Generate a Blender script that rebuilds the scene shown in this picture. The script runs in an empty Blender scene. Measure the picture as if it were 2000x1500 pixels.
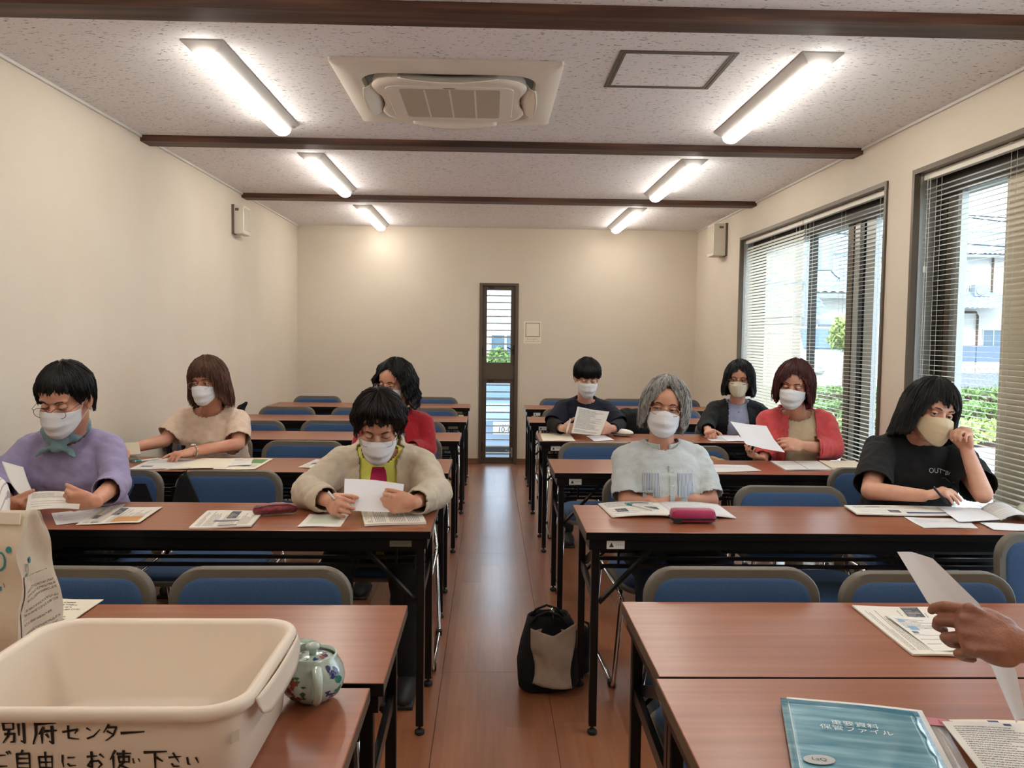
import bpy, bmesh, math, random
import numpy as np
from mathutils import Vector, Matrix, noise
from mathutils.bvhtree import BVHTree
random.seed(7); RNG = np.random.default_rng(7)
PI = math.pi
C = bpy.context.scene.collection
SC = bpy.context.scene
# ------------------------------------------------------------------ camera, sky, exposure
cam_d = bpy.data.cameras.new('camera'); cam = bpy.data.objects.new('camera', cam_d); C.objects.link(cam)
cam_d.sensor_width = 36.0; cam_d.lens = 1621.53 / 2000 * 36.0; cam_d.clip_start = 0.02; cam_d.clip_end = 300
_M = [[0.9995698, -0.0266883, 0.0121673], [0.0105931, -0.0583519, -0.9982399], [0.0273513, 0.9979393, -0.0580440]]
cam.matrix_world = Matrix(((_M[0][0], -_M[1][0], -_M[2][0], 0), (_M[0][1], -_M[1][1], -_M[2][1], 0),
                           (_M[0][2], -_M[1][2], -_M[2][2], 1.3481), (0, 0, 0, 1)))
SC.camera = cam
W = bpy.data.worlds.new('sky'); SC.world = W; W.use_nodes = True
_n = W.node_tree.nodes; _l = W.node_tree.links; _n.clear()
_o = _n.new('ShaderNodeOutputWorld'); _b = _n.new('ShaderNodeBackground'); _t = _n.new('ShaderNodeTexCoord')
_s = _n.new('ShaderNodeSeparateXYZ'); _r = _n.new('ShaderNodeValToRGB'); _nz = _n.new('ShaderNodeTexNoise'); _mx = _n.new('ShaderNodeMixRGB')
_l.new(_t.outputs['Generated'], _s.inputs[0]); _l.new(_s.outputs['Z'], _r.inputs[0])
_r.color_ramp.elements[0].color = (0.80, 0.92, 1.0, 1); _r.color_ramp.elements[0].position = 0.0
_r.color_ramp.elements[1].color = (0.50, 0.72, 1.0, 1); _r.color_ramp.elements[1].position = 0.9
_l.new(_t.outputs['Generated'], _nz.inputs['Vector']); _nz.inputs['Scale'].default_value = 3.0; _nz.inputs['Detail'].default_value = 5
_mx.inputs['Color2'].default_value = (0.95, 0.98, 1.0, 1)
_l.new(_nz.outputs['Fac'], _mx.inputs['Fac']); _l.new(_r.outputs[0], _mx.inputs['Color1'])
_l.new(_mx.outputs[0], _b.inputs[0]); _b.inputs[1].default_value = 4.6; _l.new(_b.outputs[0], _o.inputs[0])
sun_d = bpy.data.lights.new('sun', 'SUN'); sun_d.energy = 6.5; sun_d.angle = 0.3; sun_d.color = (1, 0.97, 0.92)
sun = bpy.data.objects.new('sun', sun_d); C.objects.link(sun); sun.rotation_euler = (math.radians(55), 0, math.radians(-25)); sun.location = (8, 6, 12)
LAMP = 30.5      # radiance of the fluorescent diffusers
SC.view_settings.view_transform = 'Standard'; SC.view_settings.look = 'None'
SC.view_settings.exposure = 0.0; SC.view_settings.gamma = 1.0; SC.view_settings.use_curve_mapping = False
try:
    SC.cycles.max_bounces = 8; SC.cycles.diffuse_bounces = 4; SC.cycles.transparent_max_bounces = 24; SC.cycles.sample_clamp_indirect = 6.0
    SC.cycles.use_denoising = True
except Exception: pass
XL, XR, YB, YF, ZC = -1.9885, 2.1504, 8.655, -1.3, 2.457

# ------------------------------------------------------------------ materials
def lin(h):
    if isinstance(h, str):
        h = h.lstrip('#'); c = [int(h[i:i+2], 16) / 255 for i in (0, 2, 4)]
    else: c = list(h)
    return tuple(x / 12.92 if x <= 0.04045 else ((x + 0.055) / 1.055) ** 2.4 for x in c) + (1,)
MATS = {}
def M(name, col='#808080', rough=0.5, metal=0.0, spec=0.5, bump=None, var=None, coat=0.0, emit=None, sheen=0.0, sub=0.0, alpha=1.0, trans=0.0, stretch=(1,1,1)):
    if name in MATS: return MATS[name]
    m = bpy.data.materials.new(name); m.use_nodes = True; nt = m.node_tree; b = nt.nodes['Principled BSDF']
    b.inputs['Base Color'].default_value = lin(col); b.inputs['Roughness'].default_value = rough; b.inputs['Metallic'].default_value = metal
    b.inputs['Specular IOR Level'].default_value = spec; b.inputs['Coat Weight'].default_value = coat; b.inputs['Coat Roughness'].default_value = 0.15
    b.inputs['Sheen Weight'].default_value = sheen; b.inputs['Alpha'].default_value = alpha; b.inputs['Transmission Weight'].default_value = trans
    if sub: b.inputs['Subsurface Weight'].default_value = sub; b.inputs['Subsurface Radius'].default_value = (0.012, 0.005, 0.003); b.inputs['Subsurface Scale'].default_value = 0.5
    if emit: b.inputs['Emission Color'].default_value = lin(emit[0]); b.inputs['Emission Strength'].default_value = emit[1]
    if bump or var:
        tc = nt.nodes.new('ShaderNodeTexCoord'); mp = nt.nodes.new('ShaderNodeMapping'); mp.inputs['Scale'].default_value = stretch
        nt.links.new(tc.outputs['Object'], mp.inputs[0])
    if var:
        nz = nt.nodes.new('ShaderNodeTexNoise'); nz.inputs['Scale'].default_value = var[0]; nz.inputs['Detail'].default_value = 5
        nt.links.new(mp.outputs[0], nz.inputs['Vector'])
        rp = nt.nodes.new('ShaderNodeValToRGB'); rp.color_ramp.elements[0].position = 0.35; rp.color_ramp.elements[1].position = 0.65
        rp.color_ramp.elements[0].color = lin(var[1]); rp.color_ramp.elements[1].color = lin(col)
        nt.links.new(nz.outputs['Fac'], rp.inputs[0]); nt.links.new(rp.outputs[0], b.inputs['Base Color'])
    if bump:
        nb = nt.nodes.new('ShaderNodeTexNoise'); nb.inputs['Scale'].default_value = bump[0]; nb.inputs['Detail'].default_value = 3
        nt.links.new(mp.outputs[0], nb.inputs['Vector']); bp = nt.nodes.new('ShaderNodeBump')
        bp.inputs['Strength'].default_value = bump[1]; bp.inputs['Distance'].default_value = 0.01
        nt.links.new(nb.outputs['Fac'], bp.inputs['Height']); nt.links.new(bp.outputs[0], b.inputs['Normal'])
    MATS[name] = m; return m
def node_mat(name):
    m = bpy.data.materials.new(name); m.use_nodes = True; MATS[name] = m
    nt = m.node_tree; return m, nt, nt.nodes['Principled BSDF'], nt.nodes.new, nt.links.new
def math_n(nt, op, a, b=None, clamp=False):
    n = nt.nodes.new('ShaderNodeMath'); n.operation = op; n.use_clamp = clamp
    for i, v in enumerate((a, b)):
        if v is None: continue
        if hasattr(v, 'links'): nt.links.new(v, n.inputs[i])
        else: n.inputs[i].default_value = v
    return n.outputs[0]
# laminate wood of the desk tops: grain runs along the desk
def wood_mat(name, c1, c2, c3, rough, axis_scale, coat=0.0):
    m, nt, b, N, L = node_mat(name)
    tc = N('ShaderNodeTexCoord'); mp = N('ShaderNodeMapping'); mp.inputs['Scale'].default_value = axis_scale; L(tc.outputs['Object'], mp.inputs[0])
    a = N('ShaderNodeTexNoise'); a.inputs['Scale'].default_value = 1.0; a.inputs['Detail'].default_value = 3; a.inputs['Roughness'].default_value = 0.5; L(mp.outputs[0], a.inputs['Vector'])
    r = N('ShaderNodeValToRGB'); e = r.color_ramp.elements; e[0].position = 0.32; e[0].color = lin(c1); e[1].position = 0.7; e[1].color = lin(c3)
    k = e.new(0.5); k.color = lin(c2); L(a.outputs['Fac'], r.inputs[0]); L(r.outputs[0], b.inputs['Base Color'])
    b.inputs['Roughness'].default_value = rough; b.inputs['Coat Weight'].default_value = coat; b.inputs['Coat Roughness'].default_value = 0.1
    return m
wood_mat('laminate', '#874c31', '#905438', '#9a5e41', 0.29, (1.0, 42, 10))
wood_mat('beam_wood', '#2c160d', '#4a2a1b', '#6a4633', 0.55, (1.6, 26, 26))
wood_mat('base_wood', '#6a4632', '#7d573e', '#8a6248', 0.5, (2, 2, 30))
# floor boards: strips of slightly different brown, long glossy reflections
m, nt, b, N, L = node_mat('floor_wood')
g = N('ShaderNodeNewGeometry'); sp = N('ShaderNodeSeparateXYZ'); L(g.outputs['Position'], sp.inputs[0])
sx = math_n(nt, 'FLOOR', math_n(nt, 'DIVIDE', math_n(nt, 'ADD', sp.outputs['X'], 10.14), 0.1031))
wn0 = N('ShaderNodeTexWhiteNoise'); wn0.noise_dimensions = '1D'; L(sx, wn0.inputs['W'])
sy = math_n(nt, 'FLOOR', math_n(nt, 'DIVIDE', math_n(nt, 'ADD', sp.outputs['Y'], math_n(nt, 'MULTIPLY', wn0.outputs['Value'], 3.0)), 0.76))
cb = N('ShaderNodeCombineXYZ'); L(sx, cb.inputs[0]); L(sy, cb.inputs[1]); wn = N('ShaderNodeTexWhiteNoise'); wn.noise_dimensions = '2D'; L(cb.outputs[0], wn.inputs['Vector'])
mp = N('ShaderNodeMapping'); mp.inputs['Scale'].default_value = (60, 3, 1); L(g.outputs['Position'], mp.inputs[0])
nz = N('ShaderNodeTexNoise'); nz.inputs['Scale'].default_value = 1; nz.inputs['Detail'].default_value = 6; L(mp.outputs[0], nz.inputs['Vector'])
f = math_n(nt, 'ADD', math_n(nt, 'MULTIPLY', wn.outputs['Value'], 0.32), math_n(nt, 'MULTIPLY', nz.outputs['Fac'], 0.62))
r = N('ShaderNodeValToRGB'); r.color_ramp.elements[0].color = lin('#78432a'); r.color_ramp.elements[0].position = 0.0
r.color_ramp.elements[1].color = lin('#b87a54'); r.color_ramp.elements[1].position = 1.0; L(f, r.inputs[0]); L(r.outputs[0], b.inputs['Base Color'])
b.inputs['Roughness'].default_value = 0.31; b.inputs['Coat Weight'].default_value = 1.0; b.inputs['Coat Roughness'].default_value = 0.24
n2 = N('ShaderNodeTexNoise'); n2.inputs['Scale'].default_value = 6; n2.inputs['Detail'].default_value = 3; L(g.outputs['Position'], n2.inputs['Vector'])
bp = N('ShaderNodeBump'); bp.inputs['Strength'].default_value = 0.03; bp.inputs['Distance'].default_value = 0.005; L(n2.outputs['Fac'], bp.inputs['Height']); L(bp.outputs[0], b.inputs['Normal'])
# ceiling board: rock wool with short dark fissures
m, nt, b, N, L = node_mat('ceiling_board')
g = N('ShaderNodeNewGeometry'); wpn = N('ShaderNodeTexNoise'); wpn.inputs['Scale'].default_value = 9; L(g.outputs['Position'], wpn.inputs['Vector'])
wm = N('ShaderNodeVectorMath'); wm.operation = 'MULTIPLY_ADD'; L(wpn.outputs['Color'], wm.inputs[0]); wm.inputs[1].default_value = (0.05, 0.05, 0); L(g.outputs['Position'], wm.inputs[2])
mp = N('ShaderNodeMapping'); mp.inputs['Scale'].default_value = (48, 130, 1); L(wm.outputs[0], mp.inputs[0])
a = N('ShaderNodeTexNoise'); a.inputs['Scale'].default_value = 1; a.inputs['Detail'].default_value = 2; L(mp.outputs[0], a.inputs['Vector'])
r = N('ShaderNodeValToRGB'); e = r.color_ramp.elements; e[0].position = 0.31; e[0].color = lin('#8f8987'); e[1].position = 0.37; e[1].color = lin('#f3f0f2'); L(a.outputs['Fac'], r.inputs[0]); L(r.outputs[0], b.inputs['Base Color'])
b.inputs['Roughness'].default_value = 0.9; bp = N('ShaderNodeBump'); bp.inputs['Strength'].default_value = 0.5; bp.inputs['Distance'].default_value = 0.004; L(a.outputs['Fac'], bp.inputs['Height']); L(bp.outputs[0], b.inputs['Normal'])
M('wall_paper', '#d8cdbd', 0.85, bump=(260, 0.25), var=(2.0, '#d5c9b8'))
M('bronze', '#5d5245', 0.42, 0.35, bump=(200, 0.03)); M('dark_bronze', '#332d28', 0.45, 0.3); M('alu', '#a8aba9', 0.35, 0.6); M('white_plastic', '#d8d2c4', 0.4, bump=(50, 0.02))
M('cream', '#efe8dc', 0.45); M('cream_grey', '#c0b5a2', 0.6); M('black_metal', '#0b0b0c', 0.32, 0.2, spec=0.4); M('black_cloth', '#08080a', 0.95, bump=(400, 0.3))
M('chrome', '#d0d0d0', 0.12, 1.0); M('rubber', '#141414', 0.7); M('pad_blue', '#31547f', 0.75, bump=(700, 0.35), var=(300, '#2b4b74'), sheen=0.1)
M('chair_grey', '#625b50', 0.5, bump=(300, 0.08)); M('edge_grey', '#5a4c40', 0.4); M('label_white', '#d9d8d2', 0.5); M('label_olive', '#6e6a58', 0.4, 0.3)
M('paper', '#e4e0d8', 0.8, bump=(90, 0.04)); M('paper_cool', '#e6e6ea', 0.8); M('paper_cream', '#e9dfcb', 0.8); M('ink', '#2a2a2c', 0.7); M('ink_grey', '#77757a', 0.8); M('orange_print', '#c58d50', 0.7)
M('green_print', '#5d8a4a', 0.7); M('blue_print', '#7fa6c8', 0.7); M('navy_print', '#2f3a66', 0.7); M('skin_dark', '#7a4a38', 0.5)
M('slat', '#dcdcd6', 0.35, 0.0); M('blind_cream', '#dcd8c6', 0.4); M('diffuser', '#fff3df', 0.5, emit=('#fff9ee', LAMP))
M('fixture_white', '#d6d3ce', 0.5); M('beige_tub', '#e2d4c3', 0.42, sub=0.0, bump=(500, 0.02)); M('marker', '#15130f', 0.5)
# clear pane: mostly see-through with a weak mirror
m, nt, b, N, L = node_mat('pane_glass'); nt.nodes.remove(b); out = nt.nodes['Material Output']
tr = N('ShaderNodeBsdfTransparent'); tr.inputs[0].default_value = (0.93, 0.97, 1.0, 1); gl = N('ShaderNodeBsdfGlossy'); gl.inputs['Roughness'].default_value = 0.02
lw = N('ShaderNodeLayerWeight'); lw.inputs[0].default_value = 0.5; fac = math_n(nt, 'ADD', math_n(nt, 'MULTIPLY', math_n(nt, 'POWER', lw.outputs['Facing'], 5.0), 0.5), 0.02); mx = N('ShaderNodeMixShader'); L(fac, mx.inputs[0]); L(tr.outputs[0], mx.inputs[1]); L(gl.outputs[0], mx.inputs[2]); L(mx.outputs[0], out.inputs[0])
# slats let a little daylight through
m, nt, b, N, L = node_mat('closed_slat'); b.inputs['Base Color'].default_value = lin('#e6e3d6'); b.inputs['Roughness'].default_value = 0.4; out = nt.nodes['Material Output']
tl = N('ShaderNodeBsdfTranslucent'); tl.inputs[0].default_value = lin('#f0ead8'); mx = N('ShaderNodeMixShader'); mx.inputs[0].default_value = 0.3; L(b.outputs[0], mx.inputs[1]); L(tl.outputs[0], mx.inputs[2]); L(mx.outputs[0], out.inputs[0])
# print: rows of tiny glyph-like marks laid over UV; vertical=True turns the rows into columns
def print_mat(name, base, ink, rows, density=0.5, vertical=False, blocks=0.0, margin=0.07):
    m, nt, b, N, L = node_mat(name)
    tc = N('ShaderNodeTexCoord'); sp = N('ShaderNodeSeparateXYZ'); L(tc.outputs['UV'], sp.inputs[0])
    u, v = (sp.outputs['Y'], sp.outputs['X']) if vertical else (sp.outputs['X'], sp.outputs['Y'])
    vr = math_n(nt, 'MULTIPLY', v, rows); row = math_n(nt, 'FLOOR', vr); fr = math_n(nt, 'FRACT', vr)
    band = math_n(nt, 'MULTIPLY', math_n(nt, 'GREATER_THAN', fr, 0.25), math_n(nt, 'LESS_THAN', fr, 0.8))
    wr = N('ShaderNodeTexWhiteNoise'); wr.noise_dimensions = '1D'; L(row, wr.inputs['W'])
    cb = N('ShaderNodeCombineXYZ'); L(math_n(nt, 'MULTIPLY', u, rows * 1.6), cb.inputs[0]); L(math_n(nt, 'MULTIPLY', vr, 1.9), cb.inputs[1])
    nz = N('ShaderNodeTexNoise'); nz.inputs['Scale'].default_value = 1.9; nz.inputs['Detail'].default_value = 2; L(cb.outputs[0], nz.inputs['Vector'])
    gly = math_n(nt, 'GREATER_THAN', nz.outputs['Fac'], 0.47)
    endu = math_n(nt, 'LESS_THAN', u, math_n(nt, 'ADD', math_n(nt, 'MULTIPLY', wr.outputs['Value'], 0.45), 0.55 - margin))
    ina = math_n(nt, 'MULTIPLY', math_n(nt, 'GREATER_THAN', u, margin), math_n(nt, 'MULTIPLY', math_n(nt, 'GREATER_THAN', v, margin), math_n(nt, 'LESS_THAN', v, 1 - margin)))
    skip = math_n(nt, 'LESS_THAN', math_n(nt, 'FRACT', math_n(nt, 'MULTIPLY', wr.outputs['Value'], 7.3)), density)
    f = band
    for q in (gly, endu, ina, skip): f = math_n(nt, 'MULTIPLY', f, q)
    mx = N('ShaderNodeMixRGB'); mx.inputs['Color1'].default_value = lin(base); mx.inputs['Color2'].default_value = lin(ink)
    L(math_n(nt, 'MULTIPLY', f, 0.8), mx.inputs['Fac']); L(mx.outputs[0], b.inputs['Base Color']); b.inputs['Roughness'].default_value = 0.75
    return m
print_mat('text_dense', '#dedad2', '#3a3a3e', 30, 0.85); print_mat('text_column', '#e2dcd0', '#4a4648', 34, 0.8, True); print_mat('text_sparse', '#e3dfd6', '#55555c', 24, 0.45)
print_mat('text_faint', '#dddbda', '#9a98a0', 28, 0.7); print_mat('text_big', '#e8e0cc', '#3c3a34', 11, 0.8); print_mat('bag_text', '#c9bca6', '#5c564c', 16, 0.75)
print_mat('block_head', '#4c4c52', '#b9b6b0', 7, 0.8)
# pastel map print
m, nt, b, N, L = node_mat('map_print'); tc = N('ShaderNodeTexCoord'); nz = N('ShaderNodeTexNoise'); nz.inputs['Scale'].default_value = 5; L(tc.outputs['UV'], nz.inputs['Vector'])
r = N('ShaderNodeValToRGB'); e = r.color_ramp.elements; e[0].position = 0.3; e[0].color = lin('#cfd8d0'); e[1].position = 0.7; e[1].color = lin('#e0cfa8'); k = e.new(0.5); k.color = lin('#c9d2c0'); L(nz.outputs['Fac'], r.inputs[0]); L(r.outputs[0], b.inputs['Base Color'])

# ------------------------------------------------------------------ mesh helpers
def put(name, V, F, mats, parent=None, smooth=False, mi=None, uv=None, props=None):
    """link ONE mesh object; V are world coordinates (shifted into the parent's frame)"""
    me = bpy.data.meshes.new(name)
    V = np.asarray(V, float).reshape(-1, 3)
    if parent is not None:
        off = Vector((0, 0, 0)); q = parent
        while q is not None: off += q.location; q = q.parent
        V = V - np.array(off)
    me.from_pydata(V.tolist(), [], [tuple(f) for f in F])
    for mm in (mats if isinstance(mats, (list, tuple)) else [mats]): me.materials.append(MATS[mm] if isinstance(mm, str) else mm)
    if mi is not None: me.polygons.foreach_set('material_index', np.asarray(mi, np.int32))
    if smooth is True: me.polygons.foreach_set('use_smooth', np.ones(len(me.polygons), bool))
    elif smooth: 
        me.polygons.foreach_set('use_smooth', np.ones(len(me.polygons), bool)); me.set_sharp_from_angle(angle=math.radians(smooth))
    if uv is not None:
        ul = me.uv_layers.new(name='uv'); lp = np.zeros(len(me.loops), np.int32); me.loops.foreach_get('vertex_index', lp)
        ul.data.foreach_set('uv', np.asarray(uv, float)[lp].ravel())
    me.update(); o = bpy.data.objects.new(name, me); C.objects.link(o)
    if parent is not None: o.parent = parent
    if props:
        for k, v in props.items(): o[k] = v
    return o
def empty(name, loc, label, cat, group=None):
    o = bpy.data.objects.new(name, None); C.objects.link(o); o.location = loc; o.empty_display_size = 0.1
    o['label'] = label; o['category'] = cat
    if group: o['group'] = group
    return o
def tag(o, label, cat, group=None):
    o['label'] = label; o['category'] = cat
    if group: o['group'] = group
    return o
def merge(*parts):
    V, F, n = [], [], 0
    for v, f in parts:
        v = np.asarray(v, float).reshape(-1, 3); V.append(v); F += [tuple(i + n for i in q) for q in f]; n += len(v)
    return np.concatenate(V), F
def box(x0, x1, y0, y1, z0, z1, bev=0.0):
    if bev > 0:
        bm = bmesh.new(); bmesh.ops.create_cube(bm, size=1)
        for v in bm.verts: v.co = Vector(((x0+x1)/2 + v.co.x*(x1-x0), (y0+y1)/2 + v.co.y*(y1-y0), (z0+z1)/2 + v.co.z*(z1-z0)))
        bmesh.ops.bevel(bm, geom=bm.edges[:], offset=bev, segments=2, affect='EDGES', profile=0.6)
        return bm_out(bm)
    V = [(x, y, z) for x in (x0, x1) for y in (y0, y1) for z in (z0, z1)]
    return V, [(0,1,3,2), (4,6,7,5), (0,4,5,1), (2,3,7,6), (0,2,6,4), (1,5,7,3)]
def bm_out(bm):
    bm.verts.ensure_lookup_table(); V = [v.co[:] for v in bm.verts]; F = [tuple(v.index for v in f.verts) for f in bm.faces]; bm.free(); return V, F
def xf(m, Mx):
    V = np.asarray(m[0], float); A = np.array(Mx); return V @ A[:3, :3].T + A[:3, 3], m[1]
def _cr(a, b): return (a[1]*b[2]-a[2]*b[1], a[2]*b[0]-a[0]*b[2], a[0]*b[1]-a[1]*b[0])
def _nm(a):
    l = math.sqrt(a[0]*a[0]+a[1]*a[1]+a[2]*a[2]) + 1e-12; return (a[0]/l, a[1]/l, a[2]/l)
def frame_of(d, hint=(0, 0, 1), raw=False):
    d = _nm(d); h = hint
    if abs(d[0]*h[0]+d[1]*h[1]+d[2]*h[2]) > 0.97: h = (1.0, 0, 0) if abs(d[0]) < 0.9 else (0, 1.0, 0)
    s = _nm(_cr(h, d)); t = _cr(d, s)
    return (s, t, d) if raw else (np.array(s), np.array(t), np.array(d))
def tube(P, R, n=8, closed=False, flat=1.0, hint=(0, 0, 1), caps=True):
    P = [(float(p[0]), float(p[1]), float(p[2])) for p in P]; k = len(P); R = [R]*k if np.isscalar(R) else R; fr = []
    ps = None
    for i in range(k):
        a = P[i-1] if (i > 0 or closed) else P[i]; c = P[(i+1) % k] if (i < k-1 or closed) else P[i]
        s, t, d = frame_of((c[0]-a[0], c[1]-a[1], c[2]-a[2]), hint, True)
        if ps is not None:
            q = ps[0]*d[0]+ps[1]*d[1]+ps[2]*d[2]; s = _nm((ps[0]-d[0]*q, ps[1]-d[1]*q, ps[2]-d[2]*q)); t = _cr(d, s)
        ps = s; fr.append((s, t))
    w = 2*PI*np.arange(n)/n; fr = np.array(fr); Rr = np.array(R, float)[:, None, None]
    V = np.array(P)[:, None, :] + Rr*(np.cos(w)[None, :, None]*fr[:, 0][:, None, :] + flat*np.sin(w)[None, :, None]*fr[:, 1][:, None, :])
    V = V.reshape(-1, 3); F = []
    for i in range(k if closed else k-1):
        for j in range(n): F.append((i*n+j, i*n+(j+1) % n, ((i+1) % k)*n+(j+1) % n, ((i+1) % k)*n+j))
    if caps and not closed: F += [tuple(range(n))[::-1], tuple((k-1)*n+j for j in range(n))]
    return V, F
def bar(a, b, w, h, hint=(0, 0, 1)):
    s, t, d = frame_of(np.subtract(b, a), hint); V = []
    for p in (np.asarray(a, float), np.asarray(b, float)):
        for i, j in ((-1,-1), (1,-1), (1,1), (-1,1)): V.append(p + s*w/2*i + t*h/2*j)
    return V, [(3,2,1,0), (4,5,6,7), (0,1,5,4), (1,2,6,5), (2,3,7,6), (3,0,4,7)]
def cyl(c, r, z0, z1, n=20, r2=None):
    r2 = r if r2 is None else r2
    V = [(c[0]+r*math.cos(2*PI*i/n), c[1]+r*math.sin(2*PI*i/n), z0) for i in range(n)] + [(c[0]+r2*math.cos(2*PI*i/n), c[1]+r2*math.sin(2*PI*i/n), z1) for i in range(n)]
    return V, [tuple(range(n))[::-1], tuple(range(n, 2*n))] + [(i, (i+1) % n, n+(i+1) % n, n+i) for i in range(n)]
def lathe(prof, n=40, c=(0, 0, 0), cap0=True, cap1=True):
    V = [(c[0]+r*math.cos(2*PI*i/n), c[1]+r*math.sin(2*PI*i/n), c[2]+z) for r, z in prof for i in range(n)]
    F = [(k*n+i, k*n+(i+1) % n, (k+1)*n+(i+1) % n, (k+1)*n+i) for k in range(len(prof)-1) for i in range(n)]
    if cap0: F.append(tuple(range(n))[::-1])
    if cap1: F.append(tuple((len(prof)-1)*n+i for i in range(n)))
    return V, F
def ell(c, r, R=None, n=16, m=10):
    V = []; c = np.asarray(c, float); R = np.eye(3) if R is None else np.asarray(R)
    for i in range(1, m):
        a = PI*i/m
        for j in range(n): V.append(c + R @ np.array((r[0]*math.sin(a)*math.cos(2*PI*j/n), r[1]*math.sin(a)*math.sin(2*PI*j/n), r[2]*math.cos(a))))
    V.append(c + R @ np.array((0, 0, r[2]))); V.append(c - R @ np.array((0, 0, r[2]))); t, bt = len(V)-2, len(V)-1
    F = [(i*n+j, (i+1)*n+j, (i+1)*n+(j+1) % n, i*n+(j+1) % n) for i in range(m-2) for j in range(n)]
    F += [(t, j, (j+1) % n) for j in range(n)] + [(bt, (m-2)*n+(j+1) % n, (m-2)*n+j) for j in range(n)]
    return np.array(V), F
def cap(a, b, ra, rb, n=14, flat=1.0, hint=(0, 0, 1)):
    """tapered capsule, a closed shape"""
    a = np.asarray(a, float); b = np.asarray(b, float); d = b - a; L = np.linalg.norm(d) + 1e-9; d = d / L
    P, R = [], []
    for w in (80, 60, 38, 18): P.append(a - d*ra*math.sin(math.radians(w))); R.append(ra*math.cos(math.radians(w)))
    for t in (0, .33, .66, 1): P.append(a + d*L*t); R.append(ra + (rb-ra)*t)
    for w in (18, 38, 60, 80): P.append(b + d*rb*math.sin(math.radians(w))); R.append(rb*math.cos(math.radians(w)))
    return tube(P, R, n, flat=flat, hint=hint)
def grid(fn, nu, nv, closed_u=False):
    V = [fn(i/(nu-1) if not closed_u else i/nu, j/(nv-1)) for j in range(nv) for i in range(nu)]
    F = [(j*nu+i, j*nu+(i+1) % nu, (j+1)*nu+(i+1) % nu, (j+1)*nu+i) for j in range(nv-1) for i in range(nu if closed_u else nu-1)]
    return V, F
def prism(poly, z0, z1):
    n = len(poly); V = [(x, y, z0) for x, y in poly] + [(x, y, z1) for x, y in poly]
    return V, [tuple(range(n))[::-1], tuple(range(n, 2*n))] + [(i, (i+1) % n, n+(i+1) % n, n+i) for i in range(n)]
def rrect(w, h, r, n=6):
    P = []
    for cx, cy, a0 in ((w/2-r, h/2-r, 0), (-w/2+r, h/2-r, 90), (-w/2+r, -h/2+r, 180), (w/2-r, -h/2+r, 270)):
        for i in range(n+1): a = math.radians(a0+90*i/n); P.append((cx+r*math.cos(a), cy+r*math.sin(a)))
    return P
_tmp = None
def remesh(parts, voxel, smooth=3, lam=0.5):
    V, F = merge(*parts); me = bpy.data.meshes.new('t'); me.from_pydata(V.tolist(), [], F); o = bpy.data.objects.new('t', me); C.objects.link(o)
    md = o.modifiers.new('r', 'REMESH'); md.mode = 'VOXEL'; md.voxel_size = voxel
    dg = bpy.context.evaluated_depsgraph_get(); ev = o.evaluated_get(dg); m2 = ev.to_mesh()
    n = len(m2.vertices); co = np.zeros(n*3); m2.vertices.foreach_get('co', co); co = co.reshape(-1, 3)
    e = np.zeros(len(m2.edges)*2, np.int32); m2.edges.foreach_get('vertices', e); e = e.reshape(-1, 2)
    lp = np.zeros(len(m2.loops), np.int32); m2.loops.foreach_get('vertex_index', lp); F2 = lp.reshape(-1, 4)
    ev.to_mesh_clear(); bpy.data.objects.remove(o); bpy.data.meshes.remove(me)
    deg = np.bincount(e.ravel(), minlength=n).astype(float)
    for _ in range(smooth):
        s = np.stack([np.bincount(e[:, 0], co[e[:, 1], k], n) + np.bincount(e[:, 1], co[e[:, 0], k], n) for k in range(3)], 1) / deg[:, None]
        co = co + lam*(s - co)
    return co, F2
def add_mod(o, kind, **kw):
    md = o.modifiers.new(kind.lower(), kind)
    for k, v in kw.items(): setattr(md, k, v)
    return md
def apply_mods(o):
    dg = bpy.context.evaluated_depsgraph_get(); me = bpy.data.meshes.new_from_object(o.evaluated_get(dg)); old = o.data; nm = old.name
    o.modifiers.clear(); o.data = me; bpy.data.meshes.remove(old); me.name = nm
def dup(root, loc, label=None, group=None, rotz=None):
    r = root.copy(); C.objects.link(r); r.location = loc
    if rotz is not None: r.rotation_euler = (0, 0, rotz)
    if label: r['label'] = label
    if group: r['group'] = group
    for ch in list(root.children):
        c = ch.copy(); C.objects.link(c); c.parent = r
        for g in ch.children: d = g.copy(); C.objects.link(d); d.parent = c
    return r
def text(s, size, ext=0.0):
    cu = bpy.data.curves.new('t', 'FONT'); cu.body = s; cu.size = size; cu.align_x = 'CENTER'; cu.align_y = 'CENTER'; cu.extrude = ext; cu.resolution_u = 3
    o = bpy.data.objects.new('t', cu); C.objects.link(o); dg = bpy.context.evaluated_depsgraph_get(); me = o.evaluated_get(dg).to_mesh()
    V = [v.co[:] for v in me.vertices]; F = [tuple(p.vertices) for p in me.polygons]; o.evaluated_get(dg).to_mesh_clear(); bpy.data.objects.remove(o); bpy.data.curves.remove(cu); return V, F
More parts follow.
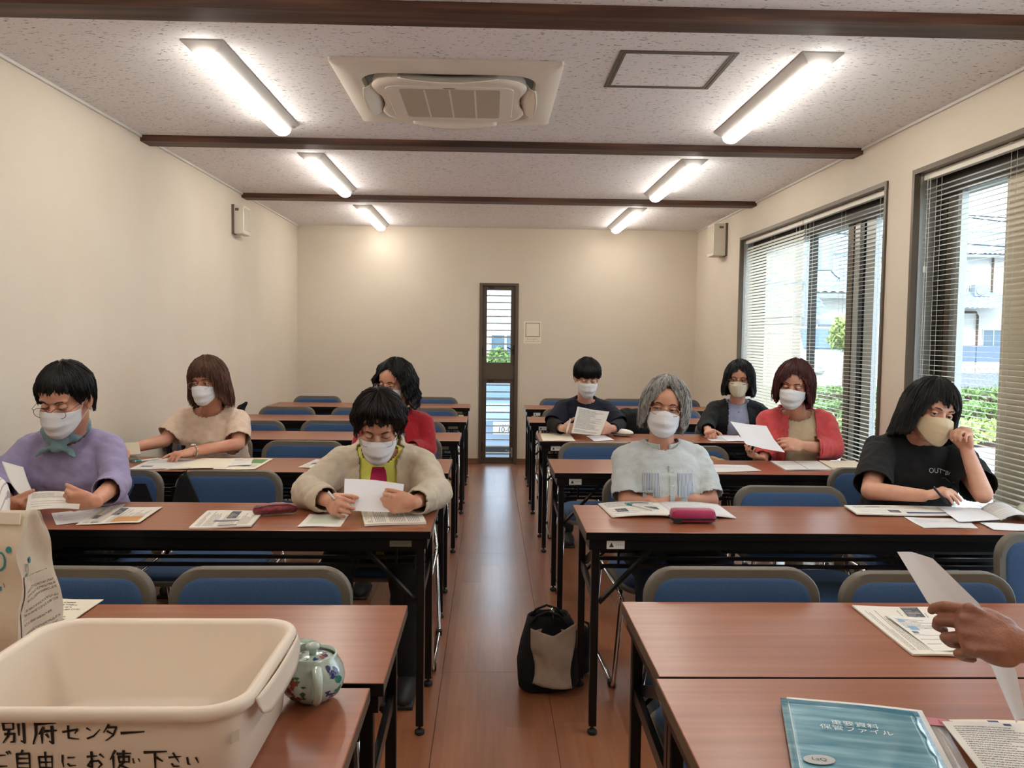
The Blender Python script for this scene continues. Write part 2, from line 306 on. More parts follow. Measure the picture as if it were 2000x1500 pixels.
# ------------------------------------------------------------------ the room
def struct(name, geo, mats, parent=None, **kw):
    o = put(name, geo[0], geo[1], mats, parent, **kw)
    if parent is None: o['kind'] = 'structure'
    return o
floor = struct('floor', box(XL-.1, XR+.2, YF-.1, YB+.2, -.16, -.012), 'base_wood')
BW = 0.4125; k0 = int(math.floor((XL - .237)/BW))
proto = {}
for i in range(k0, 6):
    x0 = max(.237 + i*BW, XL); x1 = min(.237 + (i+1)*BW, XR)
    if x1 - x0 < .03: continue
    yy = YF - (.9 if i % 2 else 0)
    while yy < YB:
        y0, y1 = max(yy, YF), min(yy + 1.82, YB); yy += 1.82
        if y1 - y0 < .05: continue
        key = (round(x1-x0, 3), round(y1-y0, 3))
        if key not in proto:
            o = put('floor_board', *box(-(x1-x0)/2+.0008, (x1-x0)/2-.0008, -(y1-y0)/2+.0008, (y1-y0)/2-.0008, -.011, 0), 'floor_wood'); proto[key] = o
        else: o = proto[key].copy(); C.objects.link(o)
        o.parent = floor; o.location = ((x0+x1)/2, (y0+y1)/2, 0)
ceiling = struct('ceiling', box(XL-.15, XR+.2, YF-.15, YB+.2, ZC, ZC+.15), 'ceiling_board')
wl = struct('wall_left', box(XL-.15, XL, YF-.15, YB+.2, -.16, ZC), 'wall_paper')
wf = struct('wall_front', box(XL, XR, YF-.15, YF, -.16, ZC), 'wall_paper')
SX0, SX1, SZ = -.105, .292, 1.886
wb = struct('wall_back', merge(box(XL, SX0, YB, YB+.2, -.16, ZC), box(SX1, XR+.2, YB, YB+.2, -.16, ZC), box(SX0, SX1, YB, YB+.2, SZ, ZC), box(SX0, SX1, YB, YB+.2, -.16, 0)), 'wall_paper')
NW = (1.58, 4.213); FW = (4.50, 7.134); WT = 2.2; WBt = 0.02
wr = struct('wall_right', merge(box(XR, XR+.2, YF, NW[0], -.16, ZC), box(XR, XR+.2, NW[1], FW[0], -.16, ZC), box(XR, XR+.2, FW[1], YB, -.16, ZC),
    box(XR, XR+.2, NW[0], NW[1], WT, ZC), box(XR, XR+.2, FW[0], FW[1], WT, ZC), box(XR, XR+.2, NW[0], NW[1], -.16, WBt), box(XR, XR+.2, FW[0], FW[1], -.16, WBt)), 'wall_paper')
struct('baseboard_back', merge(box(XL+.01, SX0-.001, YB-.01, YB, 0, .06), box(SX1+.001, XR-.01, YB-.01, YB, 0, .06)), 'base_wood')
struct('baseboard_left', box(XL, XL+.01, YF, YB, 0, .06), 'base_wood')
struct('baseboard_right', merge(box(XR-.01, XR, YF, NW[0], 0, .06), box(XR-.01, XR, NW[1], FW[0], 0, .06), box(XR-.01, XR, FW[1], YB, 0, .06)), 'base_wood')
struct('trim_1', box(XL, XL+.012, YF, YB, ZC-.014, ZC), 'fixture_white')
struct('trim_2', box(XR-.012, XR, YF, YB, ZC-.014, ZC), 'fixture_white')
for i, (y, lb) in enumerate(((2.84, 'dark brown ceiling beam in front of the air conditioner'), (4.82, 'dark brown ceiling beam just behind the air conditioner'), (6.74, 'dark brown ceiling beam closest to the back wall'))):
    o = put('ceiling_beam', *box(XL, XR, y, y+.135, ZC-.036, ZC+.005, .003), 'beam_wood'); tag(o, lb, 'beam', 'ceiling beams'); o['kind'] = 'structure'
# ---- surface mounted lights
def make_light():
    t = empty('ceiling_light', (0, 0, ZC), 'x', 'light', 'surface mounted ceiling lights'); L_ = .64
    V = [(sx*a, sy*b, z) for z, a, b in ((ZC, .08, L_), (ZC-.006, .08, L_), (ZC-.036, .045, L_-.035)) for sx, sy in ((-1,-1), (1,-1), (1,1), (-1,1))]
    F = [(0,1,2,3), (8,11,10,9)] + [(k*4+i, k*4+(i+1) % 4, (k+1)*4+(i+1) % 4, (k+1)*4+i) for k in (0, 1) for i in range(4)]
    put('housing', V, F, 'fixture_white', t)
    put('diffuser', *tube([(0, -L_+.04, ZC-.040), (0, L_-.04, ZC-.040)], .043, 20, flat=.68), 'diffuser', t, smooth=40)
    put('sensor_label', *box(.05, .07, L_-.07, L_-.04, ZC-.028, ZC-.0255), 'chair_grey', t)
    return t
lt = make_light()
LP = [(-1.107, 3.89, 'lit ceiling light by the blank wall in the bay of the air conditioner'), (-1.115, 5.85, 'lit ceiling light by the blank wall in the middle bay'), (-1.11, 7.89, 'lit ceiling light by the blank wall nearest the back wall'),
      (1.277, 3.88, 'lit ceiling light beside the square ceiling hatch'), (1.262, 5.83, 'lit ceiling light by the windows in the middle bay'), (1.257, 7.80, 'lit ceiling light by the windows nearest the back wall'),
      (-1.107, 1.92, 'lit ceiling light on the blank wall side overhead before the first beam'), (1.277, 1.92, 'lit ceiling light on the window side overhead before the first beam'),
      (-1.107, 0.0, 'lit ceiling light on the blank wall side above the camera'), (1.277, 0.0, 'lit ceiling light on the window side above the camera')]
for i, (x, y, lb) in enumerate(LP):
    if i == 0: lt.location = (x, y, ZC); lt['label'] = lb
    else: dup(lt, (x, y, ZC), lb)
# ---- ceiling cassette air conditioner
def make_ac():
    cx, cy, z = -.186, 3.89, ZC
    t = empty('air_conditioner', (cx, cy, z), 'square cream ceiling cassette air conditioner with open flaps', 'air conditioner')
    def ring(half, r, zz, n=10, pinch=0.0):
        P = []
        for x, y in rrect(2*half, 2*half, r, n): P.append((cx+x, cy+y, zz))
        return P
    def band(rings, close=False):
        n = len(rings[0]); V = [p for R_ in rings for p in R_]
        return V, [(k*n+i, (k+1)*n+i, (k+1)*n+(i+1) % n, k*n+(i+1) % n) for k in range(len(rings)-1) for i in range(n)]
    put('panel', *band([ring(.475, .012, z-.0005), ring(.475, .012, z-.014), ring(.46, .012, z-.022), ring(.385, .13, z-.034), ring(.372, .12, z-.03), ring(.368, .12, z-.0005)]), 'cream', t, smooth=35)
    put('air_duct', *merge(prism([(a, b) for a, b, _ in ring(.366, .1, 0)], z-.003, z-.0005)), 'dark_bronze', t)
    # central plate: sides pinched in where the flaps are
    def plate(half, zz):
        P = []
        for i in range(96):
            a = 2*PI*i/96; c_, s_ = math.cos(a), math.sin(a); k = 1/((abs(c_)**5+abs(s_)**5)**.2)
            q = 1 - .10*math.exp(-((((a % (PI/2)) if (a % (PI/2)) < PI/4 else PI/2-(a % (PI/2))))/.42)**4)
            P.append((cx+half*k*q*c_, cy+half*k*q*s_, zz))
        return P
    put('centre_plate', *merge(band([plate(.34, z-.004), plate(.345, z-.035), plate(.335, z-.045), plate(.32, z-.048)]), prism([(a, b) for a, b, _ in plate(.32, 0)], z-.0482, z-.046)), 'cream', t, smooth=35)
    gx, gy = .215, .205
    g = put('intake_grille', *merge(prism([(cx+a, cy+b) for a, b in rrect(2*gx, 2*gy+.05, .02)], z-.052, z-.047)), 'cream_grey', t)
    put('mesh_rib', *merge(*[box(cx+x-.004, cx+x+.004, cy-gy-.02, cy+gy+.02, z-.0526, z-.052) for x in (-.11, 0, .11)]), 'cream', g)
    put('grille_surround', *band([[(cx+a, cy+b, z-.048) for a, b in rrect(.56, .53, .05)], [(cx+a, cy+b, z-.0515) for a, b in rrect(.555, .525, .05)], [(cx+a, cy+b, z-.0515) for a, b in rrect(.44, .465, .02)], [(cx+a, cy+b, z-.047) for a, b in rrect(.43, .46, .02)]]), 'cream', t)
    put('brand_mark', *box(cx-.025, cx+.025, cy-.25, cy-.243, z-.0526, z-.0515), 'chair_grey', t)
    for k in range(4):
        a = k*PI/2; R_ = Matrix.Rotation(a, 4, 'Z'); L2 = .21
        def fn(u, v):
            s = (u-.5)*2*L2; w = (v-.5)*.085*(1-.35*abs(2*u-1)**3); til = math.radians(38)
            return (s, -.352 - math.cos(til)*w + .0, -.036 - math.sin(til)*w*1.0 - .014*math.cos((u-.5)*PI) - .008*math.cos(v*PI-PI/2))
        V, F = grid(fn, 18, 7); o = put('flap', *xf(xf((V, F), R_), Matrix.Translation((cx, cy, z+.004))), 'cream', t, smooth=True); add_mod(o, 'SOLIDIFY', thickness=.004)
    return t
make_ac()
def frame_sq(x0, x1, y0, y1, w, z0, z1):
    return merge(box(x0, x1, y0, y0+w, z0, z1), box(x0, x1, y1-w, y1, z0, z1), box(x0, x0+w, y0+w, y1-w, z0, z1), box(x1-w, x1, y0+w, y1-w, z0, z1))
t = empty('ceiling_hatch', (.726, 3.505, ZC), 'square ceiling hatch with a double grey metal frame', 'hatch')
put('outer_frame', *frame_sq(.494, .958, 3.27, 3.742, .014, ZC-.004, ZC+.001), 'chair_grey', t); put('inner_frame', *frame_sq(.511, .941, 3.287, 3.725, .010, ZC-.004, ZC+.001), 'chair_grey', t)
put('hatch_panel', *box(.522, .93, 3.298, 3.714, ZC-.002, ZC+.001), 'ceiling_board', t)
# ---- wall speakers and the notice
def speaker(x, s, y, z, w, h, d, label):
    t = empty('wall_speaker', (x, y, z), label, 'speaker', 'wall speakers')
    X = lambda a: x - s*a
    def bx(a0, a1, *r, **k): return box(min(X(a0), X(a1)), max(X(a0), X(a1)), *r, **k)
    put('cabinet', *bx(.0, d, y-w/2, y+w/2, z-h/2, z+h/2, bev=.012), 'white_plastic', t, smooth=40); put('back_plate', *bx(-.001, .02, y-w/2-.004, y+w/2+.004, z-h/2-.004, z+h/2+.004, bev=.004), 'chair_grey', t)
    put('speaker_cloth', *bx(d-.001, d+.003, y-w/2+.022, y+w/2-.022, z-h/2+.03, z+h/2-.02, bev=.002), 'cream_grey', t); put('wall_bracket', *bx(0, .05, y-.03, y+.03, z-h/2-.018, z-h/2), 'white_plastic', t)
    put('badge', *box(min(X(d*.3), X(d*.6)), max(X(d*.3), X(d*.6)), y-w/2-.002, y-w/2, z+h/2-.045, z+h/2-.025), 'chair_grey', t)
speaker(XL, -1, 6.58, 2.215, .19, .22, .09, 'small cream speaker on the blank wall near the ceiling')
speaker(XR, 1, 7.66, 2.245, .22, .29, .13, 'larger cream speaker on the wall beside the window')
t = empty('wall_notice', (.444, YB, 1.25), 'paper notice taped to the back wall beside the slit window', 'notice')
put('sheet', *box(.352, .536, YB-.002, YB, 1.27, 1.50), 'paper_cream', t)
put('square_border', *merge(*[box(a, b, YB-.003, YB-.002, c, d) for a, b, c, d in ((.372, .52, 1.478, 1.484), (.372, .52, 1.338, 1.344), (.372, .378, 1.338, 1.484), (.514, .52, 1.338, 1.484))]), 'label_olive', t)
def glyphs(n, size, seed=0, k=5):
    r = random.Random(seed); P = []
    for i in range(n):
        ox = (i-(n-1)/2)*size*1.08
        for _ in range(k):
            if r.random() < .5: a = r.uniform(-.4, .1); y = r.uniform(-.42, .42); P.append(box(ox+size*a, ox+size*(a+r.uniform(.25, .7)), size*(y-.045), size*(y+.045), 0, .0002))
            else: y = r.uniform(-.45, .1); x = r.uniform(-.4, .4); P.append(box(ox+size*(x-.045), ox+size*(x+.045), size*y, size*(y+r.uniform(.25, .6)), 0, .0002))
    return merge(*P)
for n_, sz, zz, mt in ((7, .0165, 1.315, 'label_olive'), (12, .0118, 1.29, 'ink')):
    put('lettering', *xf(glyphs(n_, sz, n_), Matrix.Translation((.446, YB-.003, zz)) @ Matrix.Rotation(PI/2, 4, 'X')), mt, t)
#put('marks', *box(.42, .475, YB-.003, YB-.002, 1.39, 1.425), 'chair_grey', t)
# ---- slit window in the back wall
w3 = struct('window_3', merge(box(SX0-.004, SX0+.028, YB-.012, YB+.12, 0, SZ+.004), box(SX1-.028, SX1+.004, YB-.012, YB+.12, 0, SZ+.004), box(SX0+.028, SX1-.028, YB-.012, YB+.12, SZ-.022, SZ+.004),
     box(SX0+.028, SX1-.028, YB+.01, YB+.12, 0, .03), box(SX0+.028, SX1-.028, YB+.015, YB+.12, .892, 1.03)), 'bronze')
for z0, z1 in ((1.03, SZ-.022), (.03, .892)):
    a, b = SX0+.028, SX1-.028; w = .046
    s = put('sash', *merge(box(a, a+w, YB+.035, YB+.08, z0, z1), box(b-w, b, YB+.035, YB+.08, z0, z1), box(a+w, b-w, YB+.035, YB+.08, z1-w*.95, z1), box(a+w, b-w, YB+.035, YB+.08, z0, z0+w*.8)), 'bronze', w3)
    put('window_pane', *box(a+w, b-w, YB+.055, YB+.06, z0+w*.8, z1-w), 'pane_glass', s)
    hz = z0 + (.17 if z0 > 1 else .09); put('window_handle', *merge(box(b-.03, b-.012, YB+.012, YB+.035, hz-.05, hz+.05, bev=.003), tube([(b-.02, YB+.012, hz), (b-.03, YB-.005, hz), (b-.085, YB-.01, hz+.03)], .006, 8)), 'dark_bronze' if z0 > 1 else 'alu', s)
    put('hinge', *merge(box(a+.0, a+.012, YB+.03, YB+.036, z0+.1, z0+.2), box(a+.06, a+.12, YB+.032, YB+.036, z1-.03, z1-.012)), 'dark_bronze', s)
z = .075
while z < 1.85:
    put('louvre_bar', *box(SX0-.05, SX1+.05, YB+.25, YB+.262, z, z+.014), 'label_white', w3); z += .0735
put('louvre_post', *merge(box(SX0-.04, SX0-.02, YB+.262, YB+.28, -.1, 1.95), box(SX1+.02, SX1+.04, YB+.262, YB+.28, -.1, 1.95)), 'label_white', w3)
# ---- the two big windows
def big_window(name, y0, y1, stiles):
    x = XR; f = .03
    w = struct(name, merge(box(x-.012, x+.2, y0-f*.2, y0+f*.6, WBt, WT+.01), box(x-.012, x+.2, y1-f*.6, y1+f*.2, WBt, WT+.01), box(x-.012, x+.2, y0+f*.6, y1-f*.6, WT-.014, WT+.01), box(x-.012, x+.2, y0+f*.6, y1-f*.6, 0, WBt+.012)), 'bronze')
    fr = put('outer_frame', *merge(box(x+.10, x+.2, y0+.018, y0+.07, WBt, WT), box(x+.10, x+.2, y1-.07, y1-.018, WBt, WT), box(x+.10, x+.2, y0+.07, y1-.07, WT-.13, WT-.014), box(x+.10, x+.2, y0+.07, y1-.07, WBt, WBt+.07)), 'dark_bronze', w)
    put('window_pane', *box(x+.148, x+.153, y0+.07, y1-.07, WBt+.07, WT-.13), 'pane_glass', w)
    for a, b, d, mt in stiles: put('stile', *box(x+d, x+d+.035, a, b, WBt+.07, WT-.13), mt, w)
    put('reveal', *merge(box(x+.02, x+.10, y0+.018, y0+.024, WBt, WT-.014), box(x+.02, x+.10, y1-.024, y1-.018, WBt, WT-.014)), 'alu', w)
    return w
w1 = big_window('window_1', *NW, [(4.05, 4.10, .115, 'bronze'), (4.10, 4.15, .11, 'dark_bronze'), (3.99, 4.02, .12, 'alu'), (3.40, 3.63, .115, 'cream_grey'), (3.30, 3.40, .12, 'dark_bronze'), (2.2, 2.3, .12, 'bronze')])
w2 = big_window('window_2', *FW, [(5.17, 5.25, .115, 'bronze'), (5.09, 5.16, .12, 'alu'), (5.02, 5.07, .115, 'black_metal'), (4.88, 5.0, .12, 'alu'), (5.83, 5.90, .12, 'dark_bronze')])  # black strip is no stile: it paints the dark gap between the sashes
# a lace-like pale wall stands close outside the far half of window_2
# ---- venetian blinds, each slat its own object
def blind(y0, y1, tilt, mat, label, ztop=2.185, zbot=.07):
    x = XR+.045; t = empty('venetian_blind', (x, (y0+y1)/2, zbot), label, 'blind', 'venetian blinds in the big windows'); L_ = (y1-y0)/2
    put('headrail', *box(x-.014, x+.014, y0, y1, ztop-.032, ztop, bev=.002), 'white_plastic', t)
    put('bottom_rail', *box(x-.011, x+.011, y0, y1, zbot, zbot+.012, bev=.002), 'slat', t)
    ca, sa = math.cos(tilt), math.sin(tilt); V, F = [], []
    for sy in (-L_, L_):
        for k in range(5):
            q = (k-2)/2*.0112; h = .0009*(1-(k-2)**2/4); V.append((q*ca - h*sa, sy, q*sa + h*ca))
    F = [(k, k+1, k+6, k+5) for k in range(4)]
    n = int((ztop-.04-zbot-.02)/.0245); p = None
    for i in range(n):
        z = zbot + .03 + i*.0245
        if p is None: p = put('slat', np.array(V)+np.array((x, (y0+y1)/2, z)), F, mat, t, smooth=True); s = p
        else: s = p.copy(); C.objects.link(s)
        s.location = (0, 0, z - (zbot+.03)) 
        s.rotation_euler = (random.uniform(-.0006, .0006), 0, 0)
    ys = np.linspace(y0+.12, y1-.12, max(3, int((y1-y0)/.55)+1))
    put('ladder_cord', *merge(*[tube([(x+d, y+e, zbot), (x+d, y+e, ztop-.03)], .0009, 4) for y in ys for d in (-.0125, .0125) for e in (0,)]), 'slat', t)
    put('pull_cord', *merge(tube([(x-.02, y1-.05, ztop-.03), (x-.022, y1-.052, 1.0)], .0013, 5), tube([(x-.02, y1-.075, ztop-.03), (x-.022, y1-.07, 1.0)], .0013, 5), tube([(x-.021, y1-.052, 1.72), (x-.021, y1-.052, 1.69)], .007, 8)), 'slat', t)
    put('mounting_clip', *merge(*[box(x-.02, x+.016, y-.012, y+.012, ztop-.006, ztop+.003) for y in ys]), 'white_plastic', t)
blind(NW[0]+.03, NW[1]-.03, math.radians(2), 'closed_slat', 'open white venetian blind behind the woman in the black T-shirt')
blind(FW[0]+.03, 5.80, math.radians(2), 'closed_slat', 'open white venetian blind behind the woman in the coral hoodie')
blind(5.812, FW[1]-.03, math.radians(60), 'closed_slat', 'nearly closed cream venetian blind beside the larger speaker')
# ------------------------------------------------------------------ outside
M('concrete_out', '#c6c8c8', .9, bump=(8, .2), var=(3, '#a9aaa6')); M('asphalt', '#6c7074', .9, bump=(60, .3)); M('stucco', '#d6d4cc', .9, bump=(40, .2), var=(1.2, '#c9c8c1')); M('siding_blue', '#d3dbe0', .8); M('roof_tile_blue', '#7a899c', .5, bump=(20, .2), var=(6, '#97a6b6'))
M('fence_blue', '#5f6f80', .6); M('fence_wood', '#b09a88', .8); M('leaf', '#7d9a55', .7, var=(30, '#52713f'), sub=.0); M('leaf_light', '#aab870', .7, var=(20, '#849c58')); M('bark', '#5a4a3c', .9); M('glass_dark', '#4a6272', .12, spec=.8); M('car_white', '#dfe2e4', .25, coat=.6); M('car_blue', '#8195ab', .25, coat=.6); M('tyre', '#151517', .8); M('lamp_red', '#8a2a24', .3); M('wire', '#3a4048', .6); M('pole_grey', '#8a8f92', .8); M('curtain_out', '#9fbfc4', .6); M('lawn_green', '#6f9a48', .9, bump=(60, .5), var=(9, '#86a85a'))
o = struct('ground', merge(box(2.36, 60, -20, 80, -.35, -.15), box(-40, 2.36, 8.9, 80, -.75, -.55)), 'concrete_out')
struct('lawn', box(5.2, 30, 16.2, 19.4, -.15, -.12), 'lawn_green'); struct('road', box(2.4, 60, 22, 38.5, -.149, -.13), 'asphalt')
def leaves(name, boxes, n, size, mat, label, cat, seed=1, parent=None, ballish=None):
    r = np.random.default_rng(seed); P = []
    if ballish is None:
        q = r.random((n, 3)); bi = r.integers(0, len(boxes), n); B = np.array(boxes)[bi]; c = B[:, 0::2]*(1-q) + B[:, 1::2]*q
        face = r.integers(0, 3, n); c[face == 0, 2] = (B[:, 5]+.02*r.normal(size=n))[face == 0]; c[face == 1, 1] = B[:, 2][face == 1]
    else:
        d = r.normal(size=(n, 3)); d /= np.linalg.norm(d, axis=1)[:, None]; bi = r.integers(0, len(ballish), n); B = np.array(ballish)[bi]; c = B[:, :3] + d*B[:, 3:4]*(.6+.4*r.random((n, 1)))
    a = r.normal(size=(n, 3)); a /= np.linalg.norm(a, axis=1)[:, None]; b = np.cross(a, r.normal(size=(n, 3))); b /= np.linalg.norm(b, axis=1)[:, None]; s = size*(.6+.8*r.random((n, 1)))
    V = np.stack([c - a*s, c - b*s*.5, c + a*s, c + b*s*.5], 1).reshape(-1, 3); F = [(4*i, 4*i+1, 4*i+2, 4*i+3) for i in range(n)]
    o = put(name, V, F, mat, parent)
    o['kind'] = 'stuff'
    if parent is None: tag(o, label, cat)
    return o
def hedge(x0, x1, y0, y1, z, label, seed, mat='leaf'):
    t = empty('hedge', ((x0+x1)/2, (y0+y1)/2, -.15), label, 'hedge', 'hedges outside the near window')
    put('stems', *box(x0+.1, x1-.1, y0+.1, y1-.1, -.15, z-.08), 'bark', t); leaves('foliage', [(x0, x1, y0, y1, -.05, z)], 5200, .05, mat, None, None, seed, t)
hedge(4.6, 12, 14.0, 14.9, .48, 'long green hedge in front of the wire mesh fence', 3); hedge(4.4, 11.5, 11.4, 12.2, .16, 'low yellow-green hedge nearest the near window', 5, 'leaf_light'); hedge(4.5, 11.8, 12.8, 13.4, .32, 'middle green hedge between the two others', 8)
t = empty('mesh_fence', (9.6, 15.4, -.15), 'white metal fence with diamond wire mesh behind the hedges', 'fence')
for x in (7.2, 8.55, 9.9, 11.25, 12.6): put('fence_post', *box(x-.03, x+.03, 15.37, 15.43, -.15, .92), 'car_white', t)
put('top_rail', *box(7.2, 12.6, 15.38, 15.42, .86, .90), 'car_white', t)
o = put('wire_mesh', *merge(*[bar((x, 15.4, -.1), (x+s*.95, 15.4, .86), .008, .008) for x in np.arange(7.2, 12.6, .14) for s in (-1, 1)]), 'pole_grey', t); o['kind'] = 'stuff'
t = empty('block_fence', (26, 40, -.15), 'blue-grey panel fence in front of the tiled-roof house', 'fence')
for i in range(8): put('fence_panel', *box(20+i*1.9, 21.86+i*1.9, 40, 40.1, .35, 1.15), 'fence_blue', t); put('lower_panel', *box(20+i*1.9, 21.86+i*1.9, 40.02, 40.1, -.15, .33), 'fence_wood', t)
def roof_surface(x0, x1, ye, ze, yr, zr, n=None, rows=7):
    n = n or int((x1-x0)/.26); V = []
    for j in range(rows*2):
        k = j//2; v = (k + (j % 2))/rows
        for i in range(n*4+1):
            u = i/(n*4); V.append((x0+(x1-x0)*u, ye+(yr-ye)*v, ze+(zr-ze)*v + .05*abs(math.sin(PI*i/4)) + (.05 if j % 2 == 0 else 0)))
    w = n*4+1; return V, [(j*w+i, j*w+i+1, (j+1)*w+i+1, (j+1)*w+i) for j in range(rows*2-1) for i in range(w-1)]
def house(label, x0, x1, y0, y1, ze, zr, wins, wall='stucco', over=.6, extra=None, base=-.15, hip=0):
    t = empty('house', ((x0+x1)/2, (y0+y1)/2, base), label, 'house'); put('wall', *box(x0, x1, y0, y1, base, ze), wall, t)
    ym = (y0+y1)/2; a = roof_surface(x0-over, x1+over, y0-over, ze-.1, ym, zr); b_ = roof_surface(x0-over, x1+over, y1+over, ze-.1, ym, zr)
    gab = ([(x0, y0, ze), (x0, y1, ze), (x0, ym, zr-.15), (x1, y0, ze), (x1, y1, ze), (x1, ym, zr-.15)], [(0, 1, 2), (3, 5, 4), (0, 2, 5, 3), (1, 4, 5, 2)])
    put('gable', *gab, wall, t); r = put('roof', *merge(a, b_), 'roof_tile_blue', t); r['kind'] = 'stuff'
    put('ridge', *tube([(x0-over, ym, zr+.08), (x1+over, ym, zr+.08)], .14, 8), 'roof_tile_blue', t); put('eaves', *box(x0-over, x1+over, y0-over, y0-over+.08, ze-.22, ze-.08), 'pole_grey', t)
    for (a0, a1, b0, b1) in wins:
        w = put('window', *merge(box(a0-.06, a1+.06, y0-.05, y0+.02, b0-.06, b0), box(a0-.06, a1+.06, y0-.05, y0+.02, b1, b1+.06), box(a0-.06, a0, y0-.05, y0+.02, b0, b1), box(a1, a1+.06, y0-.05, y0+.02, b0, b1), box((a0+a1)/2-.03, (a0+a1)/2+.03, y0-.04, y0+.01, b0, b1)), 'alu', t)
        put('pane', *box(a0, a1, y0-.02, y0-.005, b0, b1), 'glass_dark' if b1 < 3 else 'curtain_out', w)
    return t
t = house('large cream two-storey house with a blue-grey tiled roof, seen through the near window', 21.5, 33, 44, 53, 6.0, 7.7, [(24.7, 25.6, 3.8, 5.1), (26.5, 27.6, .9, 1.95), (27.8, 28.7, 3.8, 5.2), (22.6, 23.4, 3.8, 5.0)])
r = put('porch_roof', *roof_surface(21, 27.2, 42.4, 3.0, 44, 4.0, rows=4), 'roof_tile_blue', t); r['kind'] = 'stuff'
put('balcony_rail', *merge(*[box(x, x+.04, 43.7, 43.74, 3.75, 4.3) for x in np.arange(24.3, 25.5, .12)], box(24.3, 25.5, 43.68, 43.74, 4.3, 4.36)), 'car_white', t)
put('outdoor_unit', *merge(box(25.6, 26.4, 43.4, 43.8, 3.72, 4.35, .03), xf(cyl((0, 0), .24, 0, .02, 24), Matrix.Translation((25.9, 43.38, 4.03)) @ Matrix.Rotation(PI/2, 4, 'X'))), 'pole_grey', t)
put('drain_pipe', *tube([(26.8, 43.9, 5.8), (26.8, 43.9, 3.4)], .06, 8), 'bark', t); put('drain_pipe', *tube([(24.0, 43.9, 2.9), (26.0, 43.9, 2.9), (26.1, 43.9, 2.7), (26.1, 43.9, 0)], .06, 8), 'bark', t)
house('low white house with a gable roof, seen through the far window', 9.0, 13.2, 27, 33, 2.9, 4.4, [(10.2, 11.2, .8, 2.0)])
house('pale blue-grey house behind the low white house', 12.5, 19, 36, 43, 4.9, 7.0, [(14, 15.4, 3.2, 4.4), (16.4, 17.6, 3.2, 4.4)], wall='siding_blue')
house('small pale shed with a tiled roof by the blue fence', 7.0, 9.2, 23.5, 26, 2.0, 3.0, [(7.6, 8.3, .7, 1.4)], over=.4)
t = empty('plank_fence', (8.5, 20.5, -.15), 'blue-grey horizontal plank fence behind the white car', 'fence')
for i in range(7): put('plank', *box(6.6, 10.5, 20.5, 20.54, -.1+i*.17, .05+i*.17), 'fence_blue', t)
for x in (6.7, 8.5, 10.4): put('post', *box(x-.04, x+.04, 20.54, 20.6, -.15, 1.12), 'fence_blue', t)
def utility_pole(x, y, h, label, wires):
    t = empty('utility_pole', (x, y, -.15), label, 'pole'); put('shaft', *tube([(x, y, -.15), (x, y, h)], [.16, .11], 12), 'pole_grey', t)
    for z in (h-.3, h-1.1): put('cross_arm', *box(x-.9, x+.9, y-.05, y+.05, z-.05, z+.05), 'pole_grey', t)
    put('transformer', *cyl((x+.35, y), .22, h-2.2, h-1.5, 14), 'pole_grey', t)
    for i, (a, b_) in enumerate(wires):
        a = np.array(a); b_ = np.array(b_); Q = [a + (b_-a)*k - np.array((0, 0, .5*math.sin(PI*k))) for k in np.linspace(0, 1, 10)]; put('power_line', *tube(Q, .022, 5), 'wire', t)
utility_pole(8.6, 22.2, 5.4, 'grey utility pole with wires, seen through the far window', [((8.0, 22.2, 5.1), (32, 30, 6.2)), ((9.2, 22.2, 5.1), (34, 33, 6.0)), ((8.0, 22.2, 4.3), (31, 30, 5.3)), ((8.6, 22.2, 4.9), (-3, 24, 5.6)), ((8.6, 22.2, 4.3), (13, 30, 3.6))])
